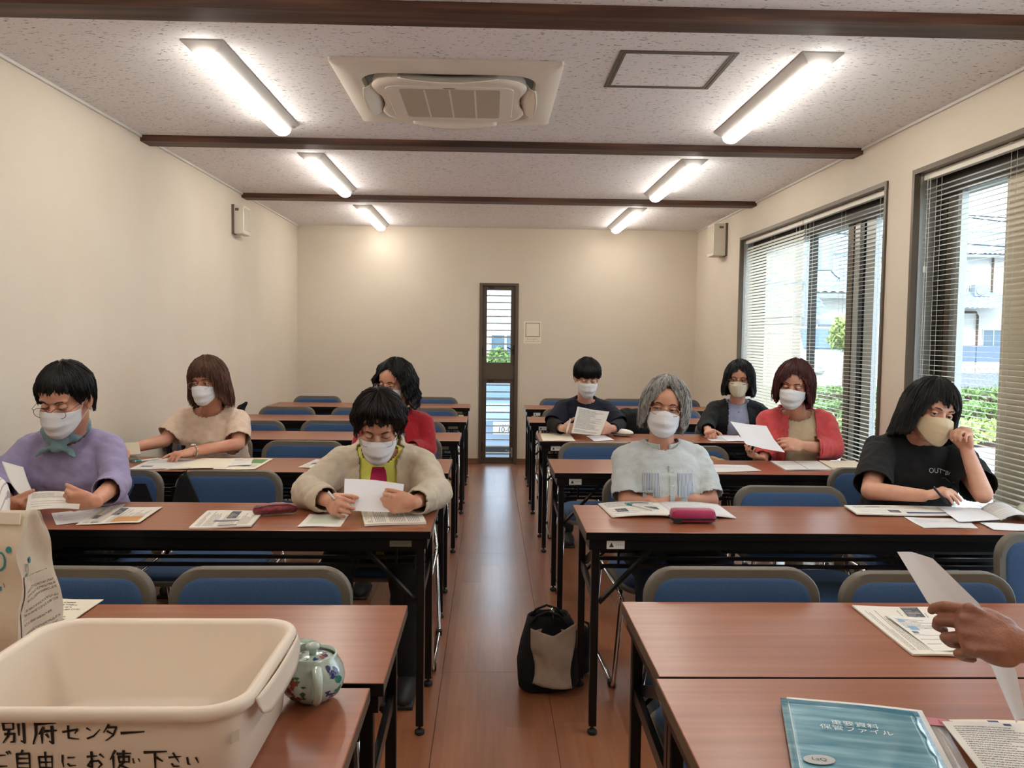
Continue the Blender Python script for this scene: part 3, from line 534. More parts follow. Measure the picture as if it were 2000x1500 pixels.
def car(label, x, y, w, ln, h, mat, base=-.15, plate=True):
    t = empty('car', (x, y+ln/2, base), label, 'car')
    prof = [(0, .28), (0, .62), (.06, .70), (.12, .72), (.16, .74), (.27, 1.0), (.34, 1.0), (.80, 1.0), (.90, .97), (.985, .70), (1.0, .55), (1.0, .28), (.9, .2), (.1, .2)] if h > 1.6 else [(0, .30), (0, .56), (.03, .63), (.22, .69), (.26, .70), (.38, .97), (.45, 1.0), (.74, 1.0), (.92, .76), (.99, .72), (1.0, .5), (1.0, .3), (.9, .2), (.1, .2)]
    V = []; 
    for sx, k in ((-.5, .0), (-.47, .04), (.47, .04), (.5, .0)):
        for a, b_ in prof: top = max(0, (b_-.68)/.32); V.append((x + sx*w*(1-.16*top), y + ln*(a if k else (.012+a*.976)), base + h*(b_ if k else (b_-.01))))
    n = len(prof); F = [(i*n+j, i*n+(j+1) % n, (i+1)*n+(j+1) % n, (i+1)*n+j) for i in range(3) for j in range(n)] + [tuple(range(n))[::-1], tuple(3*n+j for j in range(n))]
    put('body', V, F, mat, t, smooth=30)
    q = prof[4]; r_ = prof[5]; pts = [(x-w*.40, y+ln*q[0]-.0, base+h*q[1]+.02), (x+w*.40, y+ln*q[0], base+h*q[1]+.02), (x+w*.36, y+ln*r_[0]-.01, base+h*r_[1]-.05), (x-w*.36, y+ln*r_[0]-.01, base+h*r_[1]-.05)]
    P0 = np.array(pts) + np.array((0, -.035, .02)); put('windscreen', np.concatenate([P0, P0+np.array((0, .02, -.01))]), [(0, 1, 2, 3), (7, 6, 5, 4), (0, 4, 5, 1), (1, 5, 6, 2), (2, 6, 7, 3), (3, 7, 4, 0)], 'glass_dark', t)
    for s in (-1, 1):
        put('side_window', *box(x+s*w*.44-.012, x+s*w*.44+.012, y+ln*.36, y+ln*.76, base+h*.73, base+h*.94), 'glass_dark', t)
        put('lamp', *ell((x+s*w*.38, y-.0, base+h*.52), (w*.09, .05, h*.05), None, 12, 8), 'alu', t, smooth=True)
        for yy in (.17, .81): put('wheel', *xf(lathe([(.12, -.1), (.29, -.1), (.31, -.05), (.31, .05), (.29, .1), (.12, .1)], 20), Matrix.Translation((x+s*(w/2-.1), y+ln*yy, base+.31)) @ Matrix.Rotation(PI/2, 4, 'Y')), 'tyre', t, smooth=40)
    put('bumper', *box(x-w*.46, x+w*.46, y-.06, y+.05, base+h*.22, base+h*.38, .03), mat, t); put('air_intake', *box(x-w*.3, x+w*.3, y-.075, y-.05, base+h*.25, base+h*.33), 'tyre', t)
    if plate:
        pz = base + h*.44; pl = put('number_plate', *box(x-.165, x+.165, y-.085, y-.075, pz, pz+.165, .004), 'car_white', t)
        v, f = text('10-00', .10); put('plate_number', *xf((v, f), Matrix.Translation((x+.01, y-.087, pz+.06)) @ Matrix.Rotation(PI/2, 4, 'X')), 'ink', pl); put('plate_region', *xf(glyphs(5, .030, 9), Matrix.Translation((x, y-.087, pz+.13)) @ Matrix.Rotation(PI/2, 4, 'X')), 'ink', pl)
    return t
car('white van parked outside the far window', 6.75, 15.3, 1.7, 4.1, 1.75, 'car_white', plate=False); car('blue-grey car with a number plate behind the slit window', .22, 11.0, 1.68, 3.9, 1.42, 'car_blue', base=-.58)
# behind the slit window
house('pale house with a dark eaves line behind the slit window', -4, 5.5, 21, 26, 3.2, 4.5, [(.05, .75, .75, 1.35), (-1.6, -.6, .75, 1.35)], wall='siding_blue', base=-.55)
t = empty('slat_fence', (.8, 17, -.55), 'brown upright slat fence behind the slit window', 'fence')
for i in range(24): put('slat', *box(-1.2+i*.13, -1.1+i*.13, 17, 17.03, -.3, .92), 'fence_wood', t)
put('fence_rail', *box(-1.2, 2.0, 17.03, 17.07, .6, .66), 'bark', t)
def bush(x, y, r, z, label, seed, n=1600, mat='leaf', h0=-.15):
    t = empty('bush', (x, y, h0), label, 'shrub'); put('trunk', *tube([(x, y, h0), (x, y, z)], [.05, .02], 8), 'bark', t); rr = random.Random(seed)
    leaves('foliage', None, n, .06, mat, None, None, seed, t, [(x+rr.uniform(-r, r)*.6, y+rr.uniform(-r, r)*.5, z+rr.uniform(-r, r)*.6, r*.55) for _ in range(7)])
bush(-.05, 15.5, .42, .75, 'green bush behind the slit window', 4, h0=-.55); bush(6.55, 15.15, .45, 1.45, 'leafy young tree between the window stile and the white van', 6, 2200, 'leaf_light'); bush(5.0, 10.6, .35, .15, 'small green shrub at the foot of the far window', 9, 1200)
struct('terrain', grid(lambda u, v: (-20+90*u, 70+8*v, -1+9*math.sin(PI*u)**.7*v + 1.5*math.sin(7*u)*v), 24, 4), 'leaf')
# ------------------------------------------------------------------ folding desks
DH = .70
def make_desk(side):
    """origin on the floor at the middle of the front edge; label plate near the aisle end. side=-1: aisle end at +x"""
    t = empty('folding_desk', (0, 0, 0), 'x', 'desk', 'folding desks in two columns'); w = .9; e = -side
    put('desk_top', *box(-w, w, 0, .45, DH-.026, DH, bev=.0025), ['laminate', 'edge_grey'], t)
    o = t.children[-1] if t.children else None
    o = [c for c in C.objects if c.name.startswith('desk_top')][-1]; me = o.data
    me.materials.append(MATS['black_metal'])
    for p in me.polygons:
        if abs(p.normal.z) < .5: p.material_index = 1 if abs(p.normal.x) > .7 else 2
    put('apron', *merge(box(-w+.012, w-.012, .012, .035, DH-.062, DH-.026), box(-w+.012, w-.012, .415, .438, DH-.062, DH-.026), box(-w+.012, -w+.035, .035, .415, DH-.062, DH-.026), box(w-.035, w-.012, .035, .415, DH-.062, DH-.026)), 'black_metal', t)
    for sx in (-1, 1):
        for y in (.03, .42):
            l = put('leg', *box(sx*(w-.035)-.013, sx*(w-.035)+.013, y-.013, y+.013, .03, DH-.05, bev=.003), 'black_metal', t)
            put('foot', *merge(cyl((sx*(w-.035), y), .005, .012, .032, 10), lathe([(.012, .0), (.017, .004), (.017, .012), (.010, .018)], 16, (sx*(w-.035), y, 0))), ['rubber', 'chrome'], l, smooth=40)
        put('side_rail', *merge(bar((sx*(w-.035), .43, .485), (sx*(w-.035), .02, .465), .014, .032), bar((sx*(w-.05), .42, .49), (sx*(w-.05), .06, .635), .012, .026)), 'black_metal', t)
        [put('folding_brace', *bar((sx*(w-.05), y, .455), (sx*(w-.24), y, .655), .010, .026, (0, 1, 0)), 'black_metal', t) for y in (.03, .42)]
        put('shelf_bracket', *merge(bar((sx*(w-.06), .06, .565), (sx*(w-.06), .41, .565), .01, .014), bar((sx*(w-.12), .07, .565), (sx*(w-.12), .07, .65), .008, .008), bar((sx*(w-.12), .4, .565), (sx*(w-.12), .4, .65), .008, .008)), 'black_metal', t)
    for y in (.08, .18, .28, .38): put('shelf_rod', *box(-w+.05, w-.05, y-.006, y+.006, .559, .571), 'black_metal', t)
    x = e*(w-.10)
    if side > 0:
        lb = put('warning_label', *box(x-.03, x+.03, .0105, .012, DH-.058, DH-.030), 'label_white', t)
        put('warning_sign', *merge(([(x-.022, .0102, DH-.052), (x-.006, .0102, DH-.052), (x-.014, .0102, DH-.036)], [(0, 1, 2)]), xf(glyphs(4, .006, 3), Matrix.Translation((x+.013, .0102, DH-.044)) @ Matrix.Rotation(PI/2, 4, 'X'))), 'ink', lb)
    else:
        lb = put('maker_plate', *box(x-.036, x+.036, .0105, .012, DH-.054, DH-.034), 'label_olive', t)
        put('plate_lettering', *xf(glyphs(8, .006, 5), Matrix.Translation((x, .0102, DH-.044)) @ Matrix.Rotation(PI/2, 4, 'X')), 'ink', lb)
    return t
dL, dR = make_desk(-1), make_desk(1)
DL = [(1.514, -.190, 'folding desk on the blank wall side with a paper bag standing on it'), (2.712, -.188, 'folding desk where the woman in lavender and the woman in the yellow T-shirt sit'), (3.869, -.188, 'folding desk where the woman in the pale pink T-shirt and the woman in red sit'),
      (5.060, -.18, 'empty folding desk directly behind the woman in the pale pink T-shirt'), (6.18, -.168, 'empty folding desk on the blank wall side, second from the back wall'), (7.38, -.172, 'empty folding desk on the blank wall side, closest to the back wall'), (1.045, -.212, 'nearest folding desk on the blank wall side, under the teapot and tub')]
DR = [(1.545, .330, 'folding desk on the window side with a printed leaflet beside the hand'), (2.712, .327, 'folding desk where the grey-haired person and the woman in the black T-shirt sit'), (3.905, .315, 'folding desk where the woman in the coral hoodie sits'),
      (5.08, .315, 'folding desk where the person in navy and the woman in the black cardigan sit'), (6.19, .305, 'empty folding desk on the window side, second from the back wall'), (7.32, .325, 'empty folding desk on the window side, closest to the back wall'), (1.088, .322, 'nearest folding desk on the window side, under the blue file')]
for pr, D, s in ((dL, DL, -1), (dR, DR, 1)):
    for i, (y, x, lb) in enumerate(D):
        if i == 0: pr.location = (x + s*.9, y, 0); pr['label'] = lb
        else: dup(pr, (x + s*.9, y, 0), lb)
# ------------------------------------------------------------------ stacking chairs (facing -y, origin on the floor under the back rest)
def make_chair():
    t = empty('stacking_chair', (0, 0, 0), 'x', 'chair', 'blue stacking chairs')
    def bend(V, z0=.47):
        V = np.array(V, float); V[:, 1] += .25*V[:, 0]**2*-1 + .02 + (V[:, 2]-z0)*.10; return V
    def slab(w, h, r, y0, y1, zc, bulge=0.0):
        P = rrect(w, h, r, 7); n = len(P); rings = []
        for k, (sc, yy) in enumerate(((1, y1), (1, y0+.004), (.985, y0), (.93, y0-bulge*.5), (.7, y0-bulge), (.35, y0-bulge*1.1))):
            rings.append([(x*sc, yy, zc + z*sc) for x, z in P])
        V = [p for q in rings for p in q]; F = [(k*n+i, (k+1)*n+i, (k+1)*n+(i+1) % n, k*n+(i+1) % n) for k in range(5) for i in range(n)]
        F += [tuple(range(n)), tuple((5*n+i) for i in range(n))[::-1]]
        return bend(V), F
    put('back_shell', *slab(.455, .30, .075, -.012, .014, .605), 'chair_grey', t, smooth=50)
    put('back_pad', *slab(.408, .253, .055, -.014, -.004, .605, .006), 'pad_blue', t, smooth=60)
    def seat(w, d, r, z0, z1, pad):
        P = rrect(w, d, r, 7); n = len(P); rings = []
        for sc, z in ((1, z0), (1, z1-.006), (.98, z1), (.9, z1+pad*.6), (.6, z1+pad), (.3, z1+pad)):
            rings.append([(x*sc, -.215 + y*sc, z - .10*max(0, -(y*sc)-.16)) for x, y in P])
        V = [p for q in rings for p in q]; F = [(k*n+i, (k*n+(i+1) % n), (k+1)*n+(i+1) % n, (k+1)*n+i) for k in range(5) for i in range(n)]
        return V, F + [tuple(range(n))[::-1], tuple(5*n+i for i in range(n))]
    put('seat_shell', *seat(.45, .42, .07, .395, .412, 0), 'chair_grey', t, smooth=50)
    put('seat_pad', *seat(.425, .395, .065, .412, .428, .016), 'pad_blue', t, smooth=60)
    for s in (-1, 1):
        x = s*.235; r = .0095
        put('sled_frame', *tube([(s*.20, .035, .66), (s*.215, .03, .56), (x, .02, .42), (x, -.02, .395), (x, -.40, .395), (x, -.425, .375), (x+s*.01, -.36, .04), (x+s*.01, -.345, .0145), (x+s*.01, -.30, .0105), (x+s*.01, .08, .0105), (x+s*.01, .10, .03), (x, .02, .38)], r, 8), 'chrome', t, smooth=True)
        [put('glide', *box(x+s*.01-.014, x+s*.01+.014, y, y+.03, 0, .024, bev=.003), 'rubber', t) for y in (-.335, .055)]
    put('cross_bar', *merge(tube([(-.235, -.32, .39), (.235, -.32, .39)], .008, 8), tube([(-.235, -.05, .39), (.235, -.05, .39)], .008, 8)), 'chrome', t, smooth=True)
    return t
ch0 = make_chair()
CH = [(-1.06, 2.04, 'blue chair partly behind the paper bag at the first desk of the wall side', -.02), (-.568, 2.045, 'blue chair tucked behind the desk with the white tub, next to the aisle', .02),
 (.63, 2.06, 'blue chair tucked behind the first window-side desk, next to the aisle', 0), (1.126, 2.03, 'blue chair behind the sheet held in the foreground hand', .01), (1.80, 2.47, 'blue chair pushed out beside the near window', .04),
 (-1.62, 3.53, 'blue chair under the woman in lavender with a black strap on its back', .05), (-1.111, 3.53, 'empty blue chair with a black bag hung on one corner, beside the woman in lavender', 0), (-.46, 3.60, 'blue chair under the woman in the yellow T-shirt', 0),
 (.714, 3.46, 'blue chair under the grey-haired person', .05), (1.216, 3.25, 'empty blue chair between the grey-haired person and the woman in the black T-shirt', -.02), (1.80, 3.74, 'blue chair under the woman in the black T-shirt', 0),
 (-1.60, 4.80, 'blue chair under the woman in the pale pink T-shirt', 0), (-1.019, 4.545, 'empty blue chair between the woman in the pale pink T-shirt and the woman in red', 0), (-.50, 4.80, 'blue chair under the woman in the red cardigan', 0),
 (.619, 4.587, 'empty blue chair in front of the person in navy', 0), (1.093, 4.468, 'empty blue chair with tan cloth on it, beside the woman in the coral hoodie', 0), (1.77, 4.74, 'blue chair under the woman in the coral hoodie', .03),
 (-1.605, 5.6, 'empty blue chair right behind the woman in the pale pink T-shirt', 0), (-1.06, 5.66, 'empty blue chair in the middle of the wall-side desk behind the woman in pink', 0), (-.52, 5.62, 'empty blue chair by the aisle, directly behind the woman in red', 0),
 (.66, 5.79, 'blue chair under the person in navy', 0), (1.16, 5.83, 'blue chair draped with a black coat beside the person in navy', 0), (1.70, 5.83, 'blue chair under the woman in the black cardigan', 0),
 (-1.628, 6.69, 'empty blue chair by the blank wall, second row from the back wall', 0), (-1.049, 6.69, 'empty blue chair in the middle of the wall side, second row from the back wall', 0), (-.479, 6.69, 'empty blue chair by the aisle on the wall side, second row from the back wall', 0),
 (.663, 6.74, 'empty blue chair by the aisle on the window side, second row from the back wall', 0), (1.52, 6.74, 'empty blue chair glimpsed beside the grey hair, second row from the back wall', 0),
 (-1.629, 7.88, 'empty blue chair by the blank wall, last row', 0), (-.523, 7.88, 'empty blue chair by the aisle on the wall side, last row', 0), (.707, 7.87, 'empty blue chair by the aisle on the window side, last row', 0), (1.30, 7.9, 'empty blue chair in the middle of the window side, last row', 0), (1.80, 7.87, 'empty blue chair by the window corner, last row', 0)]
for i, (x, y, lb, rz) in enumerate(CH):
    if i == 0: ch0.location = (x, y, 0); ch0['label'] = lb; ch0.rotation_euler = (0, 0, rz)
    else: dup(ch0, (x, y, 0), lb, rotz=rz)
# ------------------------------------------------------------------ people
def skin(name, col, rough=.5):
    return M(name, col, rough, sub=.12, bump=(120, .06), var=(14, '#%02x%02x%02x' % tuple(max(0, int(int(col[i:i+2], 16)*k)) for i, k in ((1, .95), (3, .88), (5, .86)))))
def cloth(name, col, scale=500, dark=.95, sheen=.15, rough=.9):
    d = '#%02x%02x%02x' % tuple(int(int(col[i:i+2], 16)*dark) for i in (1, 3, 5))
    return M(name, col, rough, bump=(scale, .3), var=(26, d), sheen=sheen)
M('eye_white', '#b9aea4', .3); M('iris_brown', '#1c100b', .15); M('lash', '#1a1210', .8); M('brow', '#3a2a22', .9); M('mask_white', '#d9d9dc', .85, bump=(350, .15)); M('mask_beige', '#cbb797', .9, bump=(500, .2)); M('mask_cream', '#cdc3ac', .9, bump=(500, .2))
M('wire_gold', '#b08a68', .3, .6); M('wire_dark', '#4a4440', .3, .7); M('wire_red', '#6a1f24', .35); M('shoe', '#1c1a1a', .6); M('shoe_red', '#7a3026', .6)
m, nt, b, N, L = node_mat('lens'); nt.nodes.remove(b); out = nt.nodes['Material Output']; tr = N('ShaderNodeBsdfTransparent'); tr.inputs[0].default_value = (.93, .93, .93, 1); gl = N('ShaderNodeBsdfGlossy'); gl.inputs['Roughness'].default_value = .05
mx = N('ShaderNodeMixShader'); mx.inputs[0].default_value = .06; L(tr.outputs[0], mx.inputs[1]); L(gl.outputs[0], mx.inputs[2]); L(mx.outputs[0], out.inputs[0])
def hair_mat(name, dark, light, amount=.5, rough=.42):
    m, nt, b, N, L = node_mat(name); tc = N('ShaderNodeTexCoord'); mp = N('ShaderNodeMapping'); mp.inputs['Scale'].default_value = (130, 4, 1); L(tc.outputs['UV'], mp.inputs[0])
    nz = N('ShaderNodeTexNoise'); nz.inputs['Scale'].default_value = 1; nz.inputs['Detail'].default_value = 4; L(mp.outputs[0], nz.inputs['Vector'])
    r = N('ShaderNodeValToRGB'); r.color_ramp.elements[0].position = .62-amount*.35; r.color_ramp.elements[0].color = lin(dark); r.color_ramp.elements[1].position = .85-amount*.3; r.color_ramp.elements[1].color = lin(light)
    L(nz.outputs['Fac'], r.inputs[0]); L(r.outputs[0], b.inputs['Base Color']); b.inputs['Roughness'].default_value = rough; b.inputs['Specular IOR Level'].default_value = .35; b.inputs['Anisotropic'].default_value = .6
    bp = N('ShaderNodeBump'); bp.inputs['Strength'].default_value = .6; bp.inputs['Distance'].default_value = .004; L(nz.outputs['Fac'], bp.inputs['Height']); L(bp.outputs[0], b.inputs['Normal']); return m
hair_mat('hair_black', '#080606', '#241a15', .3); hair_mat('hair_bluish', '#090909', '#26282b', .3); hair_mat('hair_darkbrown', '#120b09', '#33221b', .35); hair_mat('hair_brown', '#3d2418', '#7a4c34', .5); hair_mat('hair_auburn', '#38191a', '#6e3632', .5); hair_mat('hair_grey', '#4b4a49', '#b9b8b4', .75)
def rotm(yaw=0, pitch=0, roll=0):
    return np.array(Matrix.Rotation(math.radians(yaw), 3, 'Z') @ Matrix.Rotation(math.radians(pitch), 3, 'X') @ Matrix.Rotation(math.radians(roll), 3, 'Y'))
def head_parts():
    """local head: origin mid-head, face towards -y, z up; about 0.23 tall"""
    E = lambda c, r, R=None: ell(c, r, R, 24, 16)
    P = [E((0, .014, .028), (.0745, .094, .086)), E((0, -.022, -.028), (.063, .066, .08)), E((0, -.040, -.078), (.046, .046, .034)), E((0, -.055, .045), (.058, .038, .045)),
         E((0, -.074, .024), (.052, .018, .014)), E((.036, -.056, -.026), (.028, .028, .026)), E((-.036, -.056, -.026), (.028, .028, .026)),
         cap((0, -.085, .004), (0, -.103, -.034), .0085, .0125, 12), E((0, -.101, -.038), (.017, .012, .010)), E((0, -.082, -.066), (.024, .012, .013)), E((0, -.078, -.100), (.022, .014, .014))]
    for s in (-1, 1):
        R = rotm(s*-25, 0, s*8); P.append(E((s*.078, .010, -.008), (.008, .019, .031), R)); P.append(E((s*.076, .004, -.034), (.007, .010, .012), R))
    return P
def face_dent(co, Hm, c, sc):
    L_ = (co - c) @ Hm / sc
    for s in (-1, 1):
        d = ((L_[:, 0]-s*.031)/.017)**2 + ((L_[:, 2]-.001)/.012)**2; w = np.exp(-d)*np.clip((-L_[:, 1]-.03)/.03, 0, 1)
        co = co + ((w*.0085*sc)[:, None]*Hm[:, 1][None, :])
    return co
def hand_parts(w, d, n, side, curl=(25, 30, 20), spread=3.0, sc=1.0, thumb=(38, 15), fing=None, bony=False):
    """w wrist, d towards the fingers, n out of the palm, side=+1 thumb on d x n"""
    d = np.asarray(d, float); d /= np.linalg.norm(d); n = np.asarray(n, float); n = n - d*(n @ d); n /= np.linalg.norm(n); s = np.cross(d, n)*side; w = np.asarray(w, float)
    R = np.stack([s, d, n], 1); P = []
    L_ = lambda a, b, c: w + sc*(a*s + b*d + c*n)
    P.append(ell(L_(.002, .050, 0), (.040*sc, .050*sc, .0145*sc), R, 20, 14)); P.append(ell(L_(.0, .076, -.001), (.040*sc, .020*sc, .0125*sc), R, 20, 12))
    P.append(ell(L_(.022, .030, .007), (.018*sc, .030*sc, .014*sc), R, 16, 12)); P.append(ell(L_(-.024, .034, .006), (.015*sc, .034*sc, .012*sc), R, 16, 12)); P.append(cap(L_(0, -.01, 0), L_(0, .03, 0), .024*sc, .027*sc, 16, .68, hint=n))
    tips = []
    for i, (x, y, ln) in enumerate(((.030, .085, .070), (.0100, .091, .079), (-.0105, .087, .073), (-.0300, .077, .058))):
        cu = fing[i] if fing else curl; a = 0; p = L_(x, y-.012, 0); fx = math.radians(spread*(1.5-i))
        dirb = d*math.cos(fx) + s*math.sin(fx); rr = (.0094, .0086, .0080, .0068) if i < 3 else (.0084, .0076, .0070, .006)
        P.append(ell(L_(x, y-.006, -.004), (.0098*sc, .012*sc, .0095*sc), R, 12, 8))
        for k, f in enumerate((.47, .30, .23)):
            a += math.radians(cu[k]); dd = dirb*math.cos(a) + n*math.sin(a); q = p + dd*ln*f*sc*(1.12 if k == 0 else 1); P.append(cap(p, q, rr[k]*sc, rr[k+1]*sc, 12)); p = q
        tips.append(p)
    p = L_(.026, .022, .006); a, b2 = math.radians(thumb[0]), math.radians(thumb[1])
    for k, (ln, r0, r1) in enumerate(((.040, .0135, .0108), (.033, .0106, .0098), (.024, .0096, .0075))):
        aa = a*(1-.25*k); dd = d*math.cos(aa)*math.cos(b2) + s*math.sin(aa)*math.cos(b2) + n*math.sin(b2*(1+.5*k)); dd /= np.linalg.norm(dd); q = p + dd*ln*sc; P.append(cap(p, q, r0*sc, r1*sc, 12)); p = q
    tips.append(p)
    if bony:
        for i, (x, y) in enumerate(((.030, .082), (.010, .088), (-.0105, .084), (-.030, .074))): P.append(cap(L_(x*.45, .012, -.0105), L_(x, y-.004, -.0085), .0035*sc, .0058*sc, 10)); P.append(ell(L_(x, y, -.0065), (.0085*sc, .011*sc, .0085*sc), R, 12, 8))
        for a_, b_ in (((.02, .02, -.010), (.0, .055, -.0135)), ((-.02, .03, -.010), (-.004, .06, -.0135))): P.append(cap(L_(*a_), L_(*b_), .0024*sc, .0022*sc, 8))
    return P, tips
def torso(H, N, sw, lat, layer, wide=1.0, shoulder_z=None):
    """stacked rings from the hips H to the neck base N"""
    H = np.asarray(H, float); N = np.asarray(N, float); lat = np.asarray(lat, float); lat /= np.linalg.norm(lat); ax = N - H; up = ax/np.linalg.norm(ax); dep = np.cross(up, lat); dep /= np.linalg.norm(dep); V = []; n = 36
    prof = [(-.10, .165, .115), (0, .172, .125), (.18, .155, .115), (.35, .145, .108), (.55, .155, .118), (.70, .158, .118), (.82, sw*.94, .100), (.90, sw*.86, .078), (.955, sw*.56, .066), (1.0, .064, .058), (1.05, .054, .05)]
    for t, rx, ry in prof:
        rx = (rx*wide if t < .8 else rx) + layer; ry = ry*(1 if t > .8 else wide**.7) + layer; c = H + ax*t + dep*(-.012*math.sin(PI*min(1, max(0, t))))
        for j in range(n):
            a = 2*PI*j/n; e = 2.4; q = (abs(math.cos(a))**e + abs(math.sin(a))**e)**(-1/e)
            V.append(c + lat*rx*q*math.cos(a) + dep*ry*q*math.sin(a))
    F = [(k*n+i, k*n+(i+1) % n, (k+1)*n+(i+1) % n, (k+1)*n+i) for k in range(len(prof)-1) for i in range(n)]
    m = len(prof)-1; F += [tuple(range(n))[::-1], tuple(m*n+i for i in range(n))]
    return (np.array(V), F), up, dep
def compact(co, F, keep):
    F = F[keep]; idx = np.unique(F); mp = -np.ones(len(co), int); mp[idx] = np.arange(len(idx)); return co[idx], mp[F]
def tex(name, size, kind='CLOUDS', **kw):
    t = bpy.data.textures.get(name) or bpy.data.textures.new(name, kind); t.noise_scale = size
    for k, v in kw.items(): setattr(t, k, v)
    return t
def garment(name, P, parts, mat, cuts, voxel=.0075, wr=.010, thick=.003, smooth=5, seed=0):
    co, F = remesh(parts, voxel, smooth); ce = co[F].mean(1); keep = np.ones(len(F), bool)
    for fn in cuts: keep &= ~fn(ce)
    co, F = compact(co, F, keep); o = put(name, co, F, mat, P, smooth=True)
    t1 = tex('folds_big', .075); t2 = tex('folds_small', .03)
    add_mod(o, 'DISPLACE', texture=t1, strength=wr*1.5, mid_level=.52); add_mod(o, 'DISPLACE', texture=t2, strength=wr*.6, mid_level=.5); add_mod(o, 'SOLIDIFY', thickness=thick, offset=1)
    return o
def arm_chain(S, E_, W_, r):
    return [cap(S, E_, r[0], r[1], 18), cap(E_, W_, r[1]*1.02, r[2], 18)]
def hair(P, Hm, c, sc, st, mat):
    z0 = .022; t = st.get('t', .016); rx, ry, rz = .077+t, .098+t*.9, .097+t*1.1; ze = sorted(st['ends']); px = [a for a, _ in ze]; pz = [b for _, b in ze]; fl = sorted(st.get('flare', [(-.2, 1), (.1, 1)])); wv = st.get('wave', 0); rag = st.get('rag', .008); part = st.get('part', 0)
    rg = np.random.default_rng(st.get('seed', 1)); ph = rg.uniform(0, 6.28, 8); NP = 180
    jit = rg.uniform(-1, 1, NP)*.6; lf = rg.uniform(-1, 1, 36); jit = jit + np.interp(np.arange(NP)/NP*36, np.arange(37), np.append(lf, lf[0]))*.9
    ztab = np.interp(((np.arange(NP)*360/NP+180) % 360)-180, px, pz); fz = np.linspace(-.25, .2, 91); ff = np.interp(fz, [a for a, _ in fl], [b for _, b in fl]).tolist()
    def zend(phi):
        k = phi/(2*PI)*NP; i = int(k) % NP; return ztab[i] + rag*jit[i]
    def pt(phi, s, off=0.0, ze_=None):
        ze_ = zend(phi) if ze_ is None else ze_
        A = math.pi/2*rz; tot = (A if ze_ < z0 else math.acos(min(1, (ze_-z0)/rz))*rz) + max(0, z0-ze_); d = s*tot
        if d <= A or ze_ >= z0: th = d/rz; z = z0 + rz*math.cos(th); q = math.sin(th)
        else: z = z0 - (d - A); q = 1
        f = ff[max(0, min(90, int((z+.25)*200)))]; cl = .0028*math.sin(9*phi+ph[0]+3*s) + .0020*math.sin(23*phi+ph[1]-2*s) + wv*math.sin(z*85+ph[2]+4*math.sin(phi*2+ph[3]))*min(1, s*1.6)
        if part: cl -= part*math.exp(-((math.sin(phi-math.radians(st.get('pphi', 0)))*q*rx)/.006)**2)*(1 if math.cos(phi) > -.2 else 0)*(1-s*.3)
        return np.array((math.sin(phi)*q*(rx+off+cl*q)*f, .010 - math.cos(phi)*q*(ry+off+cl)*f, z + (off+cl)*(1-q)))
    nu, nv = NP, 30; V, UV = [], []
    for off, rng in ((0, range(nv)), (-.010, range(nv-1, -1, -1))):
        for j in rng:
            for i in range(nu):
                phi = 2*PI*i/nu; V.append(pt(phi, max(.004, j/(nv-1)), off if j > 0 or off == 0 else off)); UV.append((i/nu, j/(nv-1)))
    R_ = 2*nv; F = [(j*nu+i, j*nu+(i+1) % nu, (j+1)*nu+(i+1) % nu, (j+1)*nu+i) for j in range(R_-1) for i in range(nu)]
    F = [f[::-1] for f in F]; F.append(tuple(range(nu)))
    Vs, Fs, n0 = [np.array(V)], F, len(V)
    ns = st.get('n', 420)
    for k in range(ns):
        phi = rg.uniform(0, 2*PI); a = rg.uniform(0.02, .55); e = rg.uniform(.80, 1.0) + rg.uniform(0, st.get('tip', .05)); off = rg.uniform(.0005, st.get('lift', .006)); dr = rg.normal(0, st.get('drift', .08)); ze_ = zend(phi); w = rg.uniform(.0014, .0034); m_ = 7; rings = []
        kick = rg.uniform(0, st.get('kick', .004))
        for j in range(m_):
            s = a + (e-a)*j/(m_-1); q = pt(phi + dr*(j/(m_-1))**1.5, s, off*(1 if j < m_-1 else .3) + kick*max(0, j/(m_-1)-.7)*3, ze_); r_ = w*math.sin(PI*min(.97, .12+.86*j/(m_-1)))+.0002; rings.append((q, r_))
        v, f = tube([q for q, _ in rings], [r for _, r in rings], 4, flat=.5, hint=(math.cos(phi), math.sin(phi), 0), caps=False); Vs.append(v); Fs = Fs + [tuple(x+n0 for x in g) for g in f]; n0 += len(v); u0 = rg.random()
        UV += [(u0, j/6) for j in range(m_) for _ in range(4)]
    V = np.concatenate(Vs)*sc @ Hm.T + c
    return put('hair', V, Fs, mat, P, smooth=True, uv=UV)
